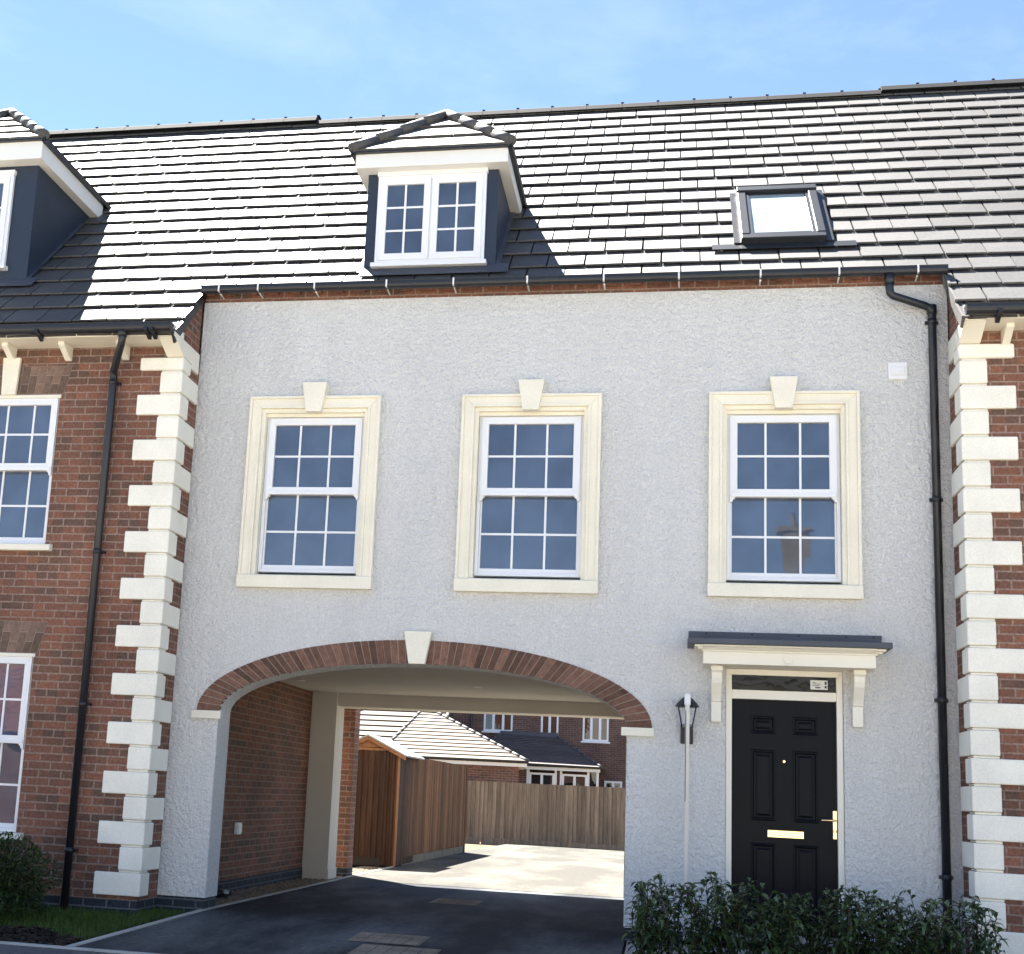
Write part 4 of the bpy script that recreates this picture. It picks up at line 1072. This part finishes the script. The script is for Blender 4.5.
# ------------------------------------------------------------------ garages and house beyond
def hip_block(t, A, B, back, ze, P, Q, rows, wall_m, tile_m, zg, fascia_m=None):
    """single-storey block: front eave A-B, ridge P-Q, rear corners back"""
    (ax, ay), (bx, by) = A, B; (cx, cy), (dx, dy) = back
    ins = .3
    w = MB().prism([(ax + ins, ay + ins), (bx - ins, by + ins), (cx - ins, cy - ins), (dx + ins, dy - ins)], 'z', zg, ze - .05); w.build('wall', wall_m, t)
    rf = MB()
    tile_face(rf, (ax, ay, ze), (bx, by, ze), Q, P, rows, .036)
    tile_face(rf, (bx, by, ze), (cx, cy, ze), Q, Q, rows)
    tile_face(rf, (cx, cy, ze), (dx, dy, ze), P, Q, rows)
    tile_face(rf, (dx, dy, ze), (ax, ay, ze), P, P, rows)
    r = rf.build('roof', tile_m, t)
    hp_ = MB(); up = Vector((0, 0, .05))
    for e in ((ax, ay, ze), (dx, dy, ze)): cap_run(hp_, Vector(e) + up * .4, Vector(P) + up * .4, .06, .4)
    for e in ((bx, by, ze), (cx, cy, ze)): cap_run(hp_, Vector(e) + up * .4, Vector(Q) + up * .4, .06, .4)
    cap_run(hp_, Vector(P) + up, Vector(Q) + up, .07, .4)
    hp_.build('hip_tiles', M['hiptile'], r)
    MB().prism([(ax + .03, ay + .03), (bx - .03, by + .03), (cx - .03, cy - .03), (dx + .03, dy - .03)], 'z', ze - .16, ze - .01).build('fascia', M['white_fascia'], t)
    gutter(t, ax, bx, ay - .02, ze + .03, .055)

ga = thing('brick_garage', (-2.4, 31, gz(29)), 'low brick garage with sunlit buff hipped roof behind the back fence', 'garage')
hip_block(ga, (-4.75, 29.0), (-.035, 29.0), ((-.62, 33.6), (-4.75, 36.0)), 2.18, (-4.1, 32.6, 3.80), (-3.55, 32.5, 3.78), 13, M['brick_far'], M['garagetile'], gz(30) - .3)
gb2 = thing('brick_garage', (-8, 37, gz(34)), 'second hipped garage roof half hidden left of the buff garage', 'garage')
hip_block(gb2, (-9.6, 34.0), (-3.2, 34.0), ((-3.2, 37.4), (-9.6, 37.4)), 2.4, (-5.6, 36.4, 4.75), (-3.9, 36.4, 4.75), 12, M['brick_far'], M['garagetile'], gz(34) - .3)

def far_window(parent, x0, x1, z0, z1, y, lights):
    f = MB(); ring(f, x0, x1, z0, z1, .07, y - .04, y + .05)
    for k in range(1, lights):
        xx = x0 + (x1 - x0) * k / lights; f.box(xx - .045, xx + .045, y - .039, y + .049, z0 + .07, z1 - .07)
    f.box(x0 - .06, x1 + .06, y - .10, y + .05, z0 - .06, z0)
    o = f.build('window', M['upvc'], parent)
    MB().box(x0 + .06, x1 - .06, y + .0, y + .012, z0 + .06, z1 - .06).build('window_pane', M['glass_dark'], o)
    return o
rh = thing('brick_house', (1.0, 41, gz(38)), 'brown brick house with three white casement windows beyond the fence', 'house')
wins = [(-2.66, -1.56, 3.49, 4.6, 3), (-.50, .16, 3.40, 4.5, 2), (1.06, 2.02, 3.27, 4.45, 3)]
rwl = plane_with_holes([(-14, -.6), (9, -.6), (9, 8.0), (-14, 8.0)], [[(a, c), (b, c), (b, d), (a, d)] for a, b, c, d, _ in wins], 38, 38.3)  # unseen upper height added so the house shades the lean-to roof
rwl.box(-14, 9, 38.9, 46, -.6, 8.0).box(-14, -13.7, 38.3, 38.9, -.6, 8.0).box(8.7, 9, 38.3, 38.9, -.6, 8.0)
rwl.build('wall', M['brick_far'], rh)
for a, b, c, d, n in wins: far_window(rh, a, b, c, d, 38.05, n)
rf = MB(); tile_face(rf, (-14.3, 37.7, 7.95), (9.3, 37.7, 7.95), (9.3, 42, 11.2), (-14.3, 42, 11.2), 16); tile_face(rf, (9.3, 46.3, 7.95), (-14.3, 46.3, 7.95), (-14.3, 42, 11.2), (9.3, 42, 11.2), 16)
rf.add([(-14, 38, 8.0), (-14, 46, 8.0), (-14, 42, 11.15)], [(0, 2, 1)]).add([(9, 38, 8.0), (9, 46, 8.0), (9, 42, 11.15)], [(0, 1, 2)])
rf.build('roof', M['leantotile'], rh)
MB().tube([(-3.13, 37.94, -.3), (-3.13, 37.94, 7.9)], .04, 8).build('downpipe', M['black'], rh)
# lean-to with its hipped roof and white glazing
lr = MB()
E0, E1, ET0, ET1 = (-2.9, 35.0, 2.30), (1.92, 35.0, 2.24), (-1.95, 37.98, 3.42), (.12, 37.98, 3.36)
tile_face(lr, E0, E1, ET1, ET0, 16)
tile_face(lr, E1, (1.92, 37.98, 2.24), ET1, ET1, 14); tile_face(lr, (-2.9, 37.98, 2.30), E0, ET0, ET0, 14)
lt = lr.build('lean_to_roof', M['leantotile'], rh)
MB().box(-2.0, .15, 37.90, 37.985, 3.30, 3.52).build('flashing', M['lead'], lt)
for e0, e1 in ((E1, ET1), (E0, ET0)):
    hh = MB(); cap_run(hh, Vector(e0) + Vector((0, 0, .03)), Vector(e1) + Vector((0, 0, .03)), .05, .4); hh.build('hip_tiles', M['leantotile'], lt)
MB().box(-2.85, 1.87, 35.04, 35.3, 2.08, 2.22).build('fascia', M['white_fascia'], rh)
gutter(rh, -2.9, 1.92, 34.98, 2.27, .05)
lw_ = MB().box(-2.7, -.70, 35.3, 38, -.6, 2.08).box(-2.7, 1.8, 35.35, 38, -.6, .75)
lw_.build('lean_to_wall', M['brick_far'], rh)
for (a, b, n) in ((-.60, .28, 2), (.55, 1.42, 2)):
    far_window(rh, a, b, .85, 1.98, 35.3, n)
for a, b in ((-.70, -.60), (.28, .36), (.47, .55), (1.42, 1.5), (1.74, 1.82)): MB().box(a, b, 35.28, 35.4, .75, 2.08).build('glazing_post', M['upvc'], rh)
for a, b in ((.36, .47), (1.5, 1.74)): MB().box(a, b, 35.36, 35.38, .75, 2.08).build('side_pane', M['glass_dark'], rh)
far_window(rh, 1.9, 2.55, .6, 1.85, 37.95, 2)

# ------------------------------------------------------------------ across the street (mirrored in the window glass)
op = thing('opposite_house', (6, -33, -.5), 'house with brick chimney across the street, walls made white for bounce light, mirrored in the right upstairs window', 'house')
ow = MB().box(-1, 14, -37, -29.5, -.6, 4.9); ow.build('wall', M['white_fascia'], op)  # walls made white to throw sunlight back onto the facade
orf = MB(); tile_face(orf, (14.3, -29.2, 4.85), (-1.3, -29.2, 4.85), (-1.3, -33.2, 7.9), (14.3, -33.2, 7.9), 14); tile_face(orf, (-1.3, -37.3, 4.85), (14.3, -37.3, 4.85), (14.3, -33.2, 7.9), (-1.3, -33.2, 7.9), 14)
orf.build('roof', M['tile'], op)
ch = MB().box(7.7, 8.4, -31.0, -30.3, 6.0, 9.75).box(7.62, 8.48, -31.08, -30.22, 9.75, 9.9); ch.lathe([(.14, 9.9), (.12, 10.35), (.14, 10.4)], 8.05, -30.65, 12)
ch.build('chimney', M['base_board'], op)
for xx in (1, 5, 9.5): far_window(op, xx, xx + 1.2, 3.0, 4.3, -29.46, 2)
og = thing('brick_garage', (-15, -31, -.5), 'low brick garage with red tiled roof across the street, mirrored in the downstairs window', 'garage')
MB().box(-24, -7, -36, -29.5, -.6, 2.5).build('wall', M['brick_far'], og)
orf = MB(); tile_face(orf, (-6.7, -29.2, 2.45), (-24.3, -29.2, 2.45), (-24.3, -32.7, 5.3), (-6.7, -32.7, 5.3), 13); tile_face(orf, (-24.3, -36.3, 2.45), (-6.7, -36.3, 2.45), (-6.7, -32.7, 5.3), (-24.3, -32.7, 5.3), 13)
orf.build('roof', M['redtile'], og)

# ------------------------------------------------------------------ light, sky, camera
SUN = Vector((-.39, .45, 1.0)).normalized()      # towards the sun
el = math.asin(SUN.z); az = math.atan2(SUN.x, SUN.y)   # azimuth from +Y clockwise
sl_ = bpy.data.lights.new('sun', 'SUN'); sl_.energy = 5.0; sl_.angle = R(.53); sl_.color = (1, .955, .88)
so_ = bpy.data.objects.new('sun', sl_); COL.objects.link(so_)
so_.rotation_euler = SUN.to_track_quat('Z', 'Y').to_euler()
w = bpy.data.worlds.new('World'); SC.world = w; w.use_nodes = True
nt = w.node_tree; bg = nt.nodes['Background']
sky = nt.nodes.new('ShaderNodeTexSky'); sky.sky_type = 'NISHITA'; sky.sun_disc = False
sky.sun_elevation = el; sky.sun_rotation = az
sky.air_density = .62; sky.dust_density = .0; sky.ozone_density = .35; sky.altitude = 60
# thin high cloud
tc = nt.nodes.new('ShaderNodeTexCoord'); mp = nt.nodes.new('ShaderNodeMapping'); mp.inputs['Scale'].default_value = (1.6, 1.6, 4.0); mp.inputs['Location'].default_value = (5.3, 2.2, .9)
nt.links.new(tc.outputs['Generated'], mp.inputs[0])
cn_ = nt.nodes.new('ShaderNodeTexNoise'); cn_.inputs['Scale'].default_value = 2.2; cn_.inputs['Detail'].default_value = 7; cn_.inputs['Roughness'].default_value = .6; cn_.inputs['Distortion'].default_value = .4
nt.links.new(mp.outputs[0], cn_.inputs['Vector'])
cf = ramp(nt, cn_.outputs[0], .50, 0, .85, .10)
cl = mixrgb(nt, 'MIX', cf, sky.outputs[0], (8.5, 8.8, 9.2))
nt.links.new(cl, bg.inputs['Color']); bg.inputs['Strength'].default_value = .050

cam = bpy.data.cameras.new('camera'); co = bpy.data.objects.new('camera', cam); COL.objects.link(co)
cam.sensor_fit = 'HORIZONTAL'; cam.sensor_width = 36; cam.lens = 1322.689 / 1024 * 36
cam.shift_x = (512 - 395.677) / 1024; cam.shift_y = (539.187 - 477) / 1024
cam.clip_end = 1000; cam.clip_start = .1
rt, upv, fw = Vector((.9793126, .1959880, .0503533)), Vector((-.0119853, -.1922234, .9812782)), Vector((-.2019978, .9615816, .1858968))
mtx = Matrix((rt, upv, -fw)).transposed().to_4x4(); mtx.translation = Vector((4.1104, -12.1592, 1.1355))
co.matrix_world = mtx
SC.camera = co
vs = SC.view_settings; vs.view_transform = 'Standard'; vs.look = 'None'; vs.exposure = 2.82; vs.gamma = 1; vs.use_curve_mapping = False
SC.cycles.max_bounces = 8; SC.cycles.diffuse_bounces = 5; SC.cycles.use_denoising = True
